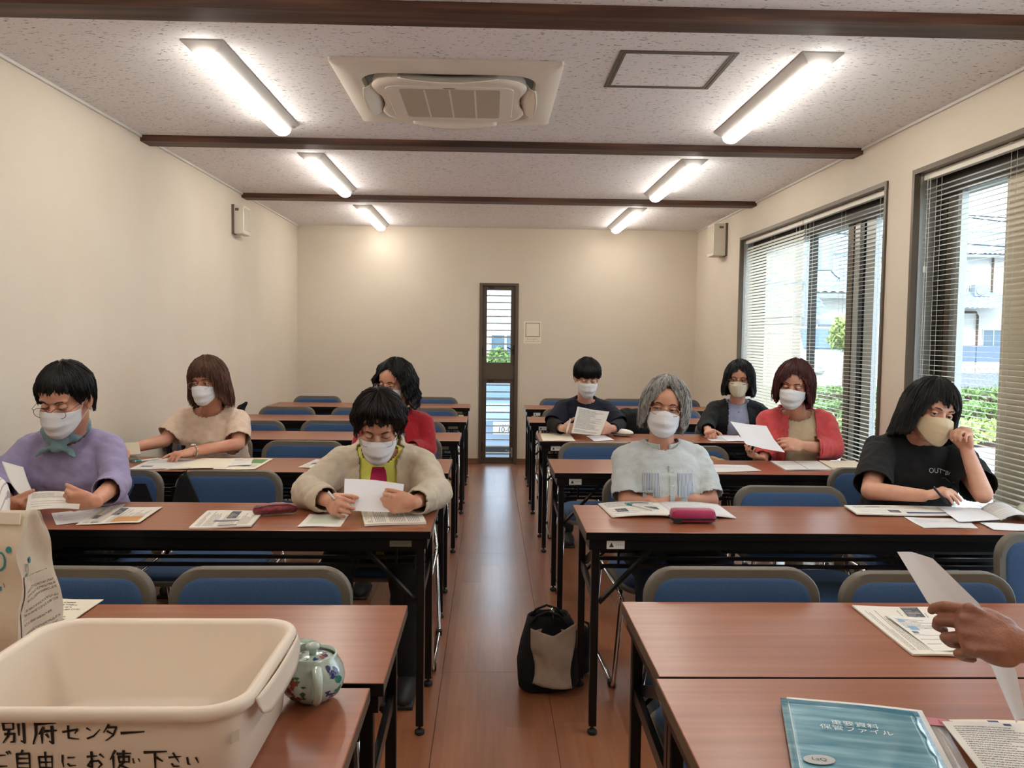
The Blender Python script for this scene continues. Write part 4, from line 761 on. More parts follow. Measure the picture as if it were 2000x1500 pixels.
def mask(P, Hm, c, sc, mat, kind='pleat', hl=1.0):
    def fn(u, v):
        x = 2*u-1; a = x*math.radians(76); top = -.003 - .013*min(1, abs(x)*1.25)**1.3 - .004*abs(x); bot = -.117 + (.052 if kind == 'pleat' else .060)*abs(x)**2.2
        z = top + (bot-top)*v; z = z if abs(x) < .999 else z
        yc = np.interp(z, [-.125, -.112, -.09, -.06, -.035, -.01, .01], [-.078, -.098, -.112, -.121, -.122, -.107, -.097]); X = np.interp(z, [-.12, -.09, -.06, 0], [.052, .060, .066, .0715])
        y = yc*max(0, math.cos(a))**.85 + .010*(1-math.cos(a)) - .006
        if kind == 'pleat': y -= .0028*math.sin(v*PI*5.5)*math.cos(a)*(1 if .12 < v < .9 else .2)
        else: y -= .010*math.exp(-(x/.07)**2)*math.sin(PI*min(1, v*1.1))
        return np.array((X*math.sin(a)/math.sin(math.radians(76)), y, z))*np.array((hl, 1, 1))
    V, F = grid(fn, 37, 25); V = np.array(V)*sc @ Hm.T + c
    o = put('face_mask', V, F, mat, P, smooth=True); add_mod(o, 'DISPLACE', texture=tex('folds_small', .03), strength=.003, mid_level=.5); add_mod(o, 'SOLIDIFY', thickness=.0012, offset=1)
    for s in (-1, 1):
        e0, e1 = fn(.5+.49*s, .06), fn(.5+.49*s, .94); Q = [e0, (s*.076*hl, -.02, .002), (s*.083, .014, .012), (s*.086, .026, -.006), (s*.082, .016, -.028), (s*.073*hl, -.014, -.045), e1]
        put('ear_loop', *tube([np.array(q)*sc @ Hm.T + c for q in Q], .0013*sc, 6), mat, o, smooth=True)
def glasses(P, Hm, c, sc, wire, shape='oval', drop=0.0, r=.0009):
    T = lambda q: np.array(q)*sc @ Hm.T + c
    g = None; rims = []
    for s in (-1, 1):
        Q = [];
        for k in range(28):
            a = 2*PI*k/28; e = 2.0 if shape == 'oval' else 3.2; ca, sa = math.cos(a), math.sin(a); q = (abs(ca)**e+abs(sa)**e)**(-1/e); x = .0245*q*ca; z = (.0175 if shape == 'oval' else .0150)*q*sa - (.002 if sa < 0 else 0)
            Q.append((s*.0325 + x, -.109 + .05*abs(s*.0325+x)**1.0*.35 - .03*z*.3, -.004 - drop + z))
        rims.append((Q, s))
    geo = [tube([T(q) for q in Q], r*sc, 6, closed=True) for Q, _ in rims]
    geo.append(tube([T((-.009, -.109, 0-drop)), T((0, -.114, .002-drop)), T((.009, -.109, 0-drop))], r*sc, 6))
    for s in (-1, 1): geo.append(tube([T((s*.057, -.105, .003-drop)), T((s*.068, -.096, .003-drop*.8)), T((s*.079, -.02, .004)), T((s*.083, .016, .006)), T((s*.080, .034, -.012))], r*sc, 6)); geo.append(tube([T((s*.011, -.107, -.004-drop)), T((s*.0125, -.098, -.012-drop))], r*sc, 5))
    g = put('glasses', *merge(*geo), wire, P, smooth=True)
    for Q, s in rims: put('lens', [T(q) for q in Q], [tuple(range(28))], 'lens', g)
def eyes(P, Hm, c, sc, skinm, look=(0, -.2), up=10, lo=10, brow_mat='brow'):
    T = lambda q: np.array(q)*sc @ Hm.T + c
    for s in (-1, 1):
        ce = np.array((s*.031, -.0735, .001)); R_ = .0125; V, F = ell(ce, (R_, R_, R_), None, 20, 14); n0 = len(V); mi = [0]*len(F)
        g = np.array((look[0], -1.0, look[1])); g /= np.linalg.norm(g)
        a1, b1, _ = frame_of(g)
        V2 = [ce + g*(R_+.0004)] ; F2 = []
        for rr, ang in enumerate((14, 27)):
            for k in range(18): w = 2*PI*k/18; V2.append(ce + (R_+.0004)*(g*math.cos(math.radians(ang)) + math.sin(math.radians(ang))*(a1*math.cos(w)+b1*math.sin(w))))
        F2 = [(0, 1+(k+1) % 18, 1+k) for k in range(18)] + [(1+k, 1+(k+1) % 18, 19+(k+1) % 18, 19+k) for k in range(18)]
        V = list(V) + V2; F = list(F) + [tuple(i+n0 for i in f) for f in F2]; mi += [1]*len(F2); n0 = len(V)
        for lid, (e0, e1, rl, mt) in enumerate(((up, 80, R_+.0018, 2), (-80, -lo, R_+.0012, 2), (up-5, up+3, R_+.0026, 3))):
            def fl(u, v):
                az = (u-.5)*math.radians(170); shift = -(abs(u-.5)*2)**2*math.radians(e0 if lid != 1 else e1)*.9
                el = math.radians(e0 + (e1-e0)*v) + (shift*(1-v) if lid == 0 else (shift*v if lid == 1 else shift)); return ce + rl*np.array((math.sin(az)*math.cos(el), -math.cos(az)*math.cos(el), math.sin(el)))
            v_, f_ = grid(fl, 15, 6 if lid < 2 else 3); V += list(v_); F += [tuple(i+n0 for i in q) for q in f_]; mi += [mt]*len(f_); n0 = len(V)
        put('eye', [T(q) for q in V], F, ['eye_white', 'iris_brown', skinm, 'lash'], P, smooth=True, mi=mi)
        put('eyebrow', *tube([T((s*x, y, z)) for x, y, z in ((.014, -.0935, .020), (.024, -.0925, .0245), (.036, -.087, .0255), (.048, -.0755, .0205))], [.0016*sc, .0026*sc, .0024*sc, .0008*sc], 6, flat=.6, hint=(0, 1, 0)), brow_mat, P, smooth=True)
def band_collar(P, N, lat, dep, up, r, h, mat, gap=25, flap=0.0, name='collar', tilt=.0):
    """collar round the neck; flap = how far it folds down"""
    def fn(u, v):
        a = math.radians(-90 + gap + (360-2*gap)*u); k = v*2 if flap else v
        rr = r
        if flap: rad, hh = (rr, h*k) if k < 1 else (rr + .014*(k-1)+.004, h - (k-1)*flap*(1 + .5*math.exp(-((u-.5)*2)**2*0)*(1 if min(u, 1-u) < .12 else 0)))
        else: rad, hh = rr + .004*v, h*v
        fr = -math.sin(a); return N + lat*rad*math.cos(a)*1.05 + dep*(rad*math.sin(a)*1.0) + up*(hh - .022*max(0, fr)*1.2 - tilt*max(0, fr))
    V, F = grid(fn, 61, 9); o = put(name, V, F, mat, P, smooth=True); add_mod(o, 'SOLIDIFY', thickness=.0025); return o
def person(p):
    sc = p.get('sc', 1.0); c = np.array(p['head'], float); Hm = rotm(*p.get('hrot', (0, 0, 0))); sk = p['skin']; N = np.array(p['neck'], float); H = np.array(p['hip'], float); sw = p.get('sw', .165)
    yaw = math.radians(p.get('yaw', 0)); lat = np.array((math.cos(yaw), math.sin(yaw), p.get('tilt', 0.0)))
    P = empty('person', (H[0], H[1], 0), p['label'], 'person')
    (tv, tf), up, dep = torso(H, N, sw, lat, -.012, p.get('wide', 1.0)); lat = lat/np.linalg.norm(lat)
    parts = [(h[0]*sc @ Hm.T + c, h[1]) for h in [(np.asarray(a), b) for a, b in head_parts()]] + [(tv, tf)]
    nt_ = c + Hm @ np.array((0, .030, -.075))*sc; parts += [cap(N - up*.03, nt_, .056*sc, .050*sc, 20), cap(nt_, c + Hm @ np.array((0, .012, -.03))*sc, .050*sc, .052*sc, 20)]
    A = p['arms']; Ss = []
    for s in (-1, 1):
        a = A[s]; S = N + lat*s*sw - up*.052; S = np.array(a['S']) if 'S' in a else S; E_ = np.array(a['E'], float); W_ = np.array(a['W'], float); Ss.append(S); ar = p.get('ar', 1.0)
        parts += [cap(N + lat*s*.05 - up*.02, S, .038, .043*ar, 16)] + arm_chain(S, E_, W_, (.043*ar, .035*ar, .0235*ar))
        hp, tips = hand_parts(W_ + (W_-E_)/np.linalg.norm(W_-E_)*.004, a['d'], a['n'], a.get("side", -s), curl=a.get('curl', (25, 30, 20)), spread=a.get('spread', 3), sc=p.get('hs', .93), thumb=a.get('thumb', (38, 15)), fing=a.get('fing'), bony=bool(p.get('stand'))); parts += hp; a['tips'] = tips
    co, F = remesh(parts, p.get('voxel', .0040), 4); co = face_dent(co, Hm, c, sc); b = put('body', co, F, sk, P, smooth=True)
    md = add_mod(b, 'DECIMATE', ratio=p.get('ratio', .4)); apply_mods(b); b.data.polygons.foreach_set('use_smooth', np.ones(len(b.data.polygons), bool))
    eyes(P, Hm, c, sc, sk, **p.get('eyes', {}))
    hair(P, Hm, c, sc*p.get('hsc', 1.0), p['hair'], p['hmat'])
    if p.get('mask'): mask(P, Hm, c, sc, p['mask'][0], p['mask'][1])
    if p.get('glasses'): glasses(P, Hm, c, sc, *p['glasses'])
    # legs and shoes
    for s in (-1, 1):
        hp_ = H + lat*s*.09 + np.array((0, 0, -.02)); st_ = p.get('stand'); hp_[2] = H[2]-.03 if st_ else .50; K = hp_ + (np.array((0, .02, -.36)) if st_ else np.array((s*.03, -.40, .01))); An = np.array((K[0]+s*.01, K[1]-.03 if st_ else K[1]+.06+p.get('foot', 0), .09)); p.setdefault('_l', []).append((hp_, K, An))
        sh = put('shoe', *merge(ell(An + np.array((0, -.06, -.055)), (.042, .125, .042), None, 16, 10), ell(An + np.array((0, .01, -.045)), (.036, .05, .05), None, 14, 8), box(An[0]-.038, An[0]+.038, An[1]-.17, An[1]+.05, 0, .018, .006)), p.get('shoe', 'shoe'), P, smooth=True)
    L_ = p['_l']; leg = [ell(H + np.array((0, .0, .0)), (.185*p.get('wide', 1), .135, .12))]
    for hp_, K, An in L_: leg += [cap(hp_, K, .088, .062, 18), cap(K, An, .060, .045, 18)]
    garment('trousers', P, leg, p.get('pants', 'pants_black'), [], voxel=.013, wr=.012, thick=.002)
    # garments
    for g in p['clothes']:
        ly = g['layer']; (tv, tf), _, _ = torso(H, N, sw, lat, ly, p.get('wide', 1.0)); pr = [(tv, tf)]; cuts = []
        for s, S in zip((-1, 1), Ss):
            a = A[s]; E_ = np.array(a['E'], float); W_ = np.array(a['W'], float); q = g['sleeve']; u1 = (E_-S); l1 = np.linalg.norm(u1); u1 = u1/l1; u2 = W_-E_; l2 = np.linalg.norm(u2); u2 = u2/l2; lz = g.get('loose', .012)
            pr.append(cap(N + lat*s*.05 - up*.02, S - lat*s*.01, .042+ly*.8, .046+ly*.8, 16))
            if q <= 1: e = S + u1*l1*q; pr.append(cap(S, e, .046+ly*.8, .040+ly*.7+lz*.6, 18)); cuts.append(lambda ce, e=e, u=u1: (((ce-e) @ u) > -.004) & (np.linalg.norm(ce-e, axis=1) < .11))
            else:
                e = E_ + u2*l2*(q-1); pr += [cap(S, E_, .046+ly*.8, .037+ly*.6+lz*.45, 18), cap(E_, e, .037+ly*.6+lz*.45, (.027 if q > 1.6 else .036)+ly*.4+lz*.4, 18)]; cuts.append(lambda ce, e=e, u=u2: (((ce-e) @ u) > -.004) & (np.linalg.norm(ce-e, axis=1) < .10))
        nk = g.get('neck', (.070, .066, .055, .0)); nc = N + up*(.028) + dep*(-nk[3]); cuts.append(lambda ce, nc=nc, nk=nk: ((((ce-nc) @ lat)/nk[0])**2 + (((ce-nc) @ dep)/nk[1])**2 + (((ce-nc) @ up)/nk[2])**2) < 1)
        cuts.append(lambda ce: (((ce-N) @ up) > .03) & (np.linalg.norm(ce-N, axis=1) < .15))
        if 'open' in g:
            w0, w1 = g['open']; hh = np.linalg.norm(N-H); cuts.append(lambda ce: (((ce-H) @ dep) < -.02) & (np.abs((ce-H) @ lat + g.get('skew', 0)) < w1 + (w0-w1)*np.clip(((ce-H) @ up)/hh, 0, 1)))
        cuts.append(lambda ce: ((ce-H) @ up) < -.06)
        if g.get('hood'): pr.append(cap(N + dep*.055 + lat*-.06 + up*.01, N + dep*.055 + lat*.06 + up*.01, .032, .032, 14)); pr.append(ell(N + dep*.085 - up*.03, (.085, .04, .07)))
        garment(g['name'], P, pr, g['mat'], cuts, wr=g.get('wr', .009), thick=g.get('thick', .003))
    p['P'] = P; p['up'], p['dep'], p['lat'], p['N'], p['H'] = up, dep, lat, N, H; p['c'] = c; p['Hm'] = Hm
    return P
M('pants_black', '#08080a', .9); M('pants_jeans', '#1d2c40', .9, bump=(600, .4)); M('pants_khaki', '#6b5f50', .9)
cloth('lavender', '#9a92b8'); cloth('pale_pink', '#e3cbb4'); cloth('yellow_tee', '#dfe36a'); cloth('jacket_beige', '#cdbfa8'); cloth('cardigan_red', '#a3101f', 300); cloth('shirt_white', '#c5c8d2'); cloth('polo_navy', '#0e1326', sheen=0); cloth('inner_black', '#06070a', sheen=0)
cloth('shirt_pale', '#c4cbcb', 260); cloth('cardigan_black', '#08090b', 300, sheen=0); cloth('shirt_blue', '#a3abc9'); cloth('coral', '#cf4d50'); cloth('tee_sand', '#cdb998'); cloth('tee_black', '#0b0c0e', sheen=0); cloth('scarf_teal', '#7d9ca1'); M('magenta_print', '#b01a54', .7); M('tee_print', '#c9cdd0', .7)
m, nt, b, N, L = node_mat('stripe_shirt'); tc = N('ShaderNodeTexCoord'); sp = N('ShaderNodeSeparateXYZ'); L(tc.outputs['Object'], sp.inputs[0]); q = math_n(nt, 'LESS_THAN', math_n(nt, 'FRACT', math_n(nt, 'MULTIPLY', math_n(nt, 'ADD', sp.outputs['X'], math_n(nt, 'MULTIPLY', sp.outputs['Y'], .3)), 95)), .22); mx = N('ShaderNodeMixRGB'); L(q, mx.inputs['Fac']); mx.inputs['Color1'].default_value = lin('#d9d0ca'); mx.inputs['Color2'].default_value = lin('#a89a98'); L(mx.outputs[0], b.inputs['Base Color']); b.inputs['Roughness'].default_value = .9
m, nt, b, N, L = node_mat('stripe_pocket'); tc = N('ShaderNodeTexCoord'); sp = N('ShaderNodeSeparateXYZ'); L(tc.outputs['UV'], sp.inputs[0]); q = math_n(nt, 'LESS_THAN', math_n(nt, 'FRACT', math_n(nt, 'MULTIPLY', sp.outputs['X'], 11)), .45); mx = N('ShaderNodeMixRGB'); L(q, mx.inputs['Fac']); mx.inputs['Color1'].default_value = lin('#c4cbcc'); mx.inputs['Color2'].default_value = lin('#7d8ca6'); L(mx.outputs[0], b.inputs['Base Color']); b.inputs['Roughness'].default_value = .9
M('skin_old', '#9c6850', .5, sub=.1, bump=(230, .16), var=(22, '#84533f')); SK1, SK2, SK3 = skin('skin_a', '#d09c82'), skin('skin_b', '#d5a48b'), skin('skin_c', '#dbb09a')
crew = dict(neck=(.072, .072, .060, .010))
def A_(E_, W_, d, n, **k): return dict(E=E_, W=W_, d=d, n=n, **k)
PEOPLE = {}
def sym(*q): return [(a*s, b) for a, b in q for s in ((-1, 1) if a not in (0, 180) else (1,))] + [(-180, dict(q)[180])]
def add(key, **p): PEOPLE[key] = p; person(p); return p
add('lavender', label='woman in a lavender top with a teal scarf, reading a booklet', sc=1.03, head=(-1.562, 3.10, 1.098), hrot=(-4, 20, 2), neck=(-1.615, 3.23, .945), hip=(-1.62, 3.38, .53), sw=.152, yaw=-4, wide=1.06, skin='skin_a',
    arms={-1: A_((-1.85, 3.13, .76), (-1.668, 2.915, .735), (.85, -.35, .0), (0, .75, .55), curl=(48, 50, 30), thumb=(15, 20), spread=1), 1: A_((-1.395, 3.12, .775), (-1.352, 2.862, .762), (-.97, -.10, .0), (-.05, .9, .35), curl=(42, 50, 30), thumb=(16, 20), spread=1)},
    eyes=dict(look=(0, -.5), up=-6, lo=10), hair=dict(t=.013, ends=sym((0, .046), (14, .060), (30, .052), (48, .034), (60, -.002), (80, .006), (98, -.04), (180, -.10)), rag=.013, lift=.005, n=760, seed=3, kick=.001, drift=.16, flare=[(-.12, .84), (-.04, .91), (.01, .97), (.06, 1)], wave=.0015), hmat='hair_black',
    mask=('mask_white', 'pleat'), glasses=('wire_dark', 'oval', .005), clothes=[dict(name='top', layer=.012, sleeve=1.5, mat='lavender', loose=.022, neck=(.080, .080, .062, .012), wr=.012)])
add('pink', label='woman with brown bobbed hair in a pale pink T-shirt, hand on papers', sc=.98, head=(-1.492, 4.44, 1.088), hrot=(-9, 8, -3), neck=(-1.512, 4.54, .925), hip=(-1.50, 4.66, .53), sw=.152, yaw=-6, wide=1.05, skin='skin_a',
    arms={-1: A_((-1.735, 4.47, .765), (-1.845, 4.27, .745), (-.25, -.9, -.1), (0, 0, -1), curl=(12, 20, 10)), 1: A_((-1.33, 4.42, .755), (-1.492, 4.20, .748), (-.75, -.55, -.12), (-.1, 0, -1), curl=(20, 25, 15), fing=[(5, 12, 8), (28, 30, 15), (34, 36, 18), (36, 36, 18)])},
    eyes=dict(look=(-.3, -.3), up=14), hair=dict(t=.017, ends=sym((0, .040), (25, .036), (40, .012), (52, -.085), (75, -.128), (110, -.148), (180, -.155)), rag=.012, flare=[(-.16, 1.10), (-.10, 1.14), (-.02, 1.04), (.06, 1)], n=760, drift=.12, seed=5, lift=.007, tip=.06), hmat='hair_brown',
    mask=('mask_white', 'pleat'), glasses=('wire_gold', 'oval', 0), clothes=[dict(name='t_shirt', layer=.014, sleeve=.82, mat='pale_pink', loose=.026, neck=(.088, .085, .060, .014), wr=.013)])
add('beige', label='woman in a beige jacket over a yellow T-shirt, reading white sheets', sc=1.0, head=(-.410, 3.09, 1.010), hrot=(4, 26, 1), neck=(-.420, 3.21, .885), hip=(-.43, 3.42, .53), sw=.150, yaw=2, wide=1.05, skin='skin_a',
    arms={-1: A_((-.675, 3.09, .757), (-.565, 2.925, .757), (.45, -.75, -.02), (.75, .35, -.35), curl=(48, 50, 30), thumb=(25, 30)), 1: A_((-.195, 3.09, .757), (-.258, 2.880, .762), (-.96, -.12, -.02), (-.1, .95, 0), curl=(34, 42, 26), thumb=(16, 26), spread=1)},
    eyes=dict(look=(0, -.5), up=-8, lo=10), hair=dict(t=.017, ends=sym((0, .056), (15, .050), (35, .044), (50, .014), (62, -.028), (85, -.020), (110, -.05), (180, -.09)), flare=[(-.12, .84), (-.04, .91), (.01, .97), (.06, 1)], rag=.010, wave=.006, lift=.010, n=800, seed=8, drift=.16), hmat='hair_darkbrown',
    mask=('mask_white', 'pleat'), glasses=('wire_gold', 'oval', .003), clothes=[dict(name='t_shirt', layer=.008, sleeve=.5, mat='yellow_tee', loose=.008, neck=(.070, .070, .046, .006)), dict(name='jacket', layer=.024, sleeve=1.93, mat='jacket_beige', loose=.016, open=(.070, .088), neck=(.085, .085, .050, .006), hood=True, wr=.015, thick=.005)])
add('red', label='woman in a red cardigan sitting behind the woman in beige', sc=.98, head=(-.505, 4.44, 1.085), hrot=(-27, 6, 5), neck=(-.512, 4.55, .915), hip=(-.52, 4.66, .53), sw=.148, yaw=-3, skin='skin_b',
    arms={-1: A_((-.70, 4.52, .72), (-.60, 4.40, .745), (.8, -.5, 0), (0, 0, -1)), 1: A_((-.335, 4.52, .72), (-.42, 4.40, .745), (-.8, -.5, 0), (0, 0, -1))},
    eyes=dict(look=(-.2, -.3), up=14), hair=dict(t=.019, ends=sym((0, .098), (14, .092), (32, .070), (46, .034), (58, -.03), (70, -.10), (95, -.125), (180, -.14)), rag=.010, wave=.010, flare=[(-.16, 1.18), (-.08, 1.22), (0, 1.10), (.08, 1)], n=820, seed=11, lift=.010, kick=.010, drift=.18), hmat='hair_black',
    mask=('mask_white', 'pleat'), glasses=('wire_gold', 'square', 0), clothes=[dict(name='shirt', layer=.006, sleeve=1.5, mat='shirt_white', loose=.006, neck=(.068, .066, .05, .01)), dict(name='cardigan', layer=.018, sleeve=1.9, mat='cardigan_red', loose=.012, open=(.035, .012), neck=(.078, .08, .06, .014), wr=.008)])
add('navy', label='black-haired person in a navy polo shirt reading a printed sheet', sc=.98, head=(.648, 5.49, 1.078), hrot=(2, 17, 1), neck=(.655, 5.62, .905), hip=(.65, 5.72, .53), sw=.150, yaw=0, skin='skin_c',
    arms={-1: A_((.430, 5.50, .760), (.478, 5.34, .752), (.85, -.35, .06), (0, .9, .15), curl=(22, 35, 20)), 1: A_((.872, 5.50, .760), (.800, 5.34, .752), (-.85, -.35, .02), (0, .9, .1), curl=(25, 32, 20))},
    eyes=dict(look=(0, -.5), up=0), hair=dict(t=.016, ends=sym((0, .026), (38, .026), (50, .012), (62, .006), (90, .008), (110, -.04), (180, -.08)), flare=[(-.12, .84), (-.04, .91), (.01, .97), (.06, 1)], rag=.004, n=520, seed=13, lift=.003), hmat='hair_black',
    mask=('mask_white', 'pleat'), clothes=[dict(name='inner_sleeves', layer=.006, sleeve=1.9, mat='inner_black', loose=.012), dict(name='polo_shirt', layer=.016, sleeve=.95, mat='polo_navy', loose=.024, neck=(.068, .07, .06, .014), wr=.010)])
add('grey', label='grey-haired person with round glasses in a pale short-sleeved shirt', sc=.96, head=(.712, 3.34, 1.060), hrot=(-10, -2, 7), neck=(.705, 3.36, .905), hip=(.71, 3.30, .53), sw=.142, yaw=0, wide=.93, skin='skin_a', pants='pants_jeans',
    arms={-1: A_((.550, 3.25, .70), (.70, 3.225, .688), (.95, -.05, -.1), (0, .7, -.6), curl=(20, 25, 15)), 1: A_((.882, 3.25, .705), (.715, 3.215, .722), (-.95, .02, -.08), (0, .5, -.8), curl=(12, 18, 10))},
    eyes=dict(look=(-.35, -.05), up=13, lo=8), hair=dict(t=.020, ends=sym((0, .105), (9, .094), (26, .062), (40, .018), (52, -.045), (70, -.075), (90, -.085), (180, -.11)), rag=.009, n=620, seed=17, lift=.007, part=.008, pphi=4, kick=.006, flare=[(-.2, .92), (-.06, 1.0), (0, 1.04), (.06, 1)]), hmat='hair_grey',
    mask=('mask_white', 'pleat'), glasses=('wire_gold', 'oval', 0, .0014), clothes=[dict(name='shirt', layer=.012, sleeve=.93, mat='shirt_pale', loose=.020, neck=(.066, .078, .080, .020), wr=.013)])
add('cardigan', label='woman with dark bobbed hair and red glasses in a black cardigan', sc=.97, head=(1.700, 5.60, 1.070), hrot=(-20, 3, 3), neck=(1.718, 5.70, .898), hip=(1.72, 5.74, .53), sw=.146, yaw=-8, skin='skin_b',
    arms={-1: A_((1.470, 5.56, .755), (1.432, 5.36, .748), (-.1, -.9, -.05), (.3, 0, -.95), curl=(55, 60, 35)), 1: A_((1.915, 5.56, .755), (1.76, 5.38, .748), (-.7, -.6, 0), (0, 0, -1))},
    eyes=dict(look=(-.3, 0), up=15), hair=dict(t=.021, ends=sym((0, .078), (16, .064), (32, .044), (46, -.005), (58, -.085), (90, -.12), (180, -.13)), rag=.007, flare=[(-.14, 1.10), (-.08, 1.16), (0, 1.06), (.08, 1)], n=520, seed=19, part=.005), hmat='hair_bluish',
    mask=('mask_cream', 'fold'), glasses=('wire_red', 'square', 0, .0017), clothes=[dict(name='shirt', layer=.010, sleeve=1.4, mat='shirt_blue', loose=.008, neck=(.064, .066, .055, .012)), dict(name='cardigan', layer=.022, sleeve=1.88, mat='cardigan_black', loose=.016, open=(.060, .090), neck=(.082, .08, .055, .01), wr=.010)])
add('coral', label='auburn-haired woman in a coral hoodie holding out a white sheet', sc=1.0, head=(1.640, 4.42, 1.102), hrot=(-28, 8, 5), neck=(1.700, 4.53, .940), hip=(1.74, 4.60, .53), sw=.150, yaw=-14, wide=1.03, skin='skin_a', pants='pants_khaki',
    arms={-1: A_((1.530, 4.50, .735), (1.495, 4.455, .695), (-.75, -.15, .25), (-.1, -.1, 1), curl=(35, 45, 30)), 1: A_((1.862, 4.43, .752), (1.630, 4.245, .800), (-.93, -.15, .10), (-.1, .75, -.45), curl=(22, 30, 20), thumb=(14, 25))},
    eyes=dict(look=(-.2, -.2), up=-2, lo=4), hair=dict(t=.019, ends=[(-180, -.12), (-110, -.11), (-75, -.085), (-55, -.05), (-38, .010), (-15, .055), (0, .070), (15, .072), (35, .045), (52, .0), (70, -.085), (100, -.125), (180, -.13)], rag=.012, n=600, seed=23, lift=.009, kick=.010, flare=[(-.14, 1.0), (-.06, 1.05), (0, 1.03), (.08, 1)]), hmat='hair_auburn',
    mask=('mask_white', 'pleat'), clothes=[dict(name='t_shirt', layer=.008, sleeve=.6, mat='tee_sand', loose=.006, neck=(.082, .086, .078, .018)), dict(name='hoodie', layer=.022, sleeve=1.82, mat='coral', loose=.018, open=(.068, .095), neck=(.088, .085, .055, .006), hood=True, wr=.014, thick=.005)])
add('black_tee', label='woman in a black T-shirt resting her cheek on her fist', sc=1.04, head=(1.782, 3.30, 1.058), hrot=(4, 4, 13), neck=(1.800, 3.40, .940), hip=(1.78, 3.52, .53), sw=.158, yaw=0, wide=1.05, ar=1.05, skin='skin_b',
    arms={-1: A_((1.515, 3.22, .752), (1.660, 3.10, .757), (.86, -.28, .30), (.25, 0, -.95), curl=(42, 24, 12), fing=[(20, 30, 20), (34, 26, 14), (44, 24, 12), (50, 22, 12)]), 1: A_((1.905, 3.12, .762), (1.862, 3.165, .925), (-.20, -.02, .97), (-.85, -.45, -.1), curl=(78, 70, 40))},
    eyes=dict(look=(-.45, .25), up=17, lo=12), hair=dict(t=.018, ends=sym((0, .048), (20, .044), (38, .030), (50, -.02), (60, -.090), (90, -.108), (130, -.12), (180, -.13)), rag=.014, flare=[(-.15, 1.16), (-.10, 1.10), (-.02, 1.03), (.06, 1)], n=640, seed=29, lift=.007, kick=.008), hmat='hair_black',
    mask=('mask_beige', 'fold'), clothes=[dict(name='t_shirt', layer=.020, sleeve=.86, mat='tee_black', loose=.028, neck=(.082, .082, .050, .008), wr=.012)])
add('striped', label='person in a striped white shirt, mostly outside the frame, behind the paper bag', sc=1.0, head=(-1.56, 2.16, 1.12), hrot=(5, 20, 0), neck=(-1.535, 2.24, .955), hip=(-1.53, 2.30, .53), sw=.178, skin='skin_a',
    arms={-1: A_((-1.80, 2.12, .78), (-1.62, 1.93, .76), (.7, -.6, 0), (0, 0, -1)), 1: A_((-1.285, 2.12, .78), (-1.42, 1.93, .76), (-.7, -.6, 0), (0, 0, -1))},
    eyes=dict(up=0), hair=dict(t=.022, ends=sym((0, .04), (40, .02), (90, -.02), (180, -.07)), n=200, seed=31), hmat='hair_black', mask=('mask_white', 'pleat'), clothes=[dict(name='shirt', layer=.018, sleeve=1.85, mat='stripe_shirt', loose=.02)])
dup(ch0, (-1.545, 2.46, 0), 'blue chair under the person in the striped white shirt')
# ---- what they wear besides
def at_front(p, x, h, off=.0):
    """ray cast on a person's outermost garment: x along the shoulders, h above the hips; returns point and normal"""
    o = [c for c in p['P'].children if c.name.startswith(p.get('outer', p['clothes'][-1]['name']))][0]; dg = bpy.context.evaluated_depsgraph_get(); ev = o.evaluated_get(dg)
    org = Vector(p['H'] + p['up']*h + p['lat']*x - p['dep']*.6) - p['P'].location; hit, lo, no, _ = ev.ray_cast(org, Vector(p['dep']))
    return (np.array(lo + p['P'].location) - p['dep']*(.0015+off), np.array(no)) if hit else (p['H'] + p['up']*h + p['lat']*x - p['dep']*.14, -p['dep'])
def patch(name, p, x0, x1, h0, h1, mat, nu=7, nv=7, shape=None, off=0.0, parent=None):
    V, UV = [], []
    for j in range(nv):
        for i in range(nu):
            u, v = i/(nu-1), j/(nv-1); k = shape(u, v) if shape else (u, v); V.append(at_front(p, x0+(x1-x0)*k[0], h0+(h1-h0)*k[1], off)[0]); UV.append((u, v))
    V = np.array(V); dd = V @ p['dep']; md = np.median(dd); V = V + np.outer(np.clip(dd, md-.022, md+.022)-dd, p['dep']); V2 = V + p['dep']*.003; n = len(V); F = [(j*nu+i, j*nu+i+1, (j+1)*nu+i+1, (j+1)*nu+i) for j in range(nv-1) for i in range(nu-1)]
    return put(name, V, F, mat, parent or p['P'], smooth=True, uv=UV)
bpy.context.view_layer.update()
p = PEOPLE['lavender']; sc_ = []
for k in range(3):
    Q = []
    for i in range(28):
        a = 2*PI*i/28; Q.append(p['N'] + p['lat']*(.070+.006*math.sin(3*a+k))*math.cos(a) + p['dep']*(.068*math.sin(a)-.012) + p['up']*(.030+.014*k + .020*math.sin(a) + .004*math.sin(5*a+k*2)))
    sc_.append(tube(Q, [.016+.003*math.sin(4*i*.45+k) for i in range(28)], 8, closed=True))
kn = p['N'] - p['dep']*.100 - p['up']*.004
sc_.append(ell(kn, (.024, .018, .020)))
for s in (-1, 1):
    sc_.append(cap(kn + p['lat']*s*.01, kn + p['lat']*s*.045 - p['up']*.010, .014, .022, 12, .45)); sc_.append(cap(kn + p['lat']*s*.045 - p['up']*.010, kn + p['lat']*s*.066 - p['up']*.024 - p['dep']*.01, .022, .014, 12, .4))
V, F = remesh(sc_, .0045, 2); o = put('scarf', V, F, 'scarf_teal', p['P'], smooth=True); add_mod(o, 'DISPLACE', texture=tex('folds_small', .03), strength=.010, mid_level=.5)
p = PEOPLE['beige']; p['outer'] = 't_shirt'; patch('shirt_print', p, -.034, .034, .30, .415, 'magenta_print', shape=lambda u, v: (.5+(u-.5)*(1-.35*v**3), v))
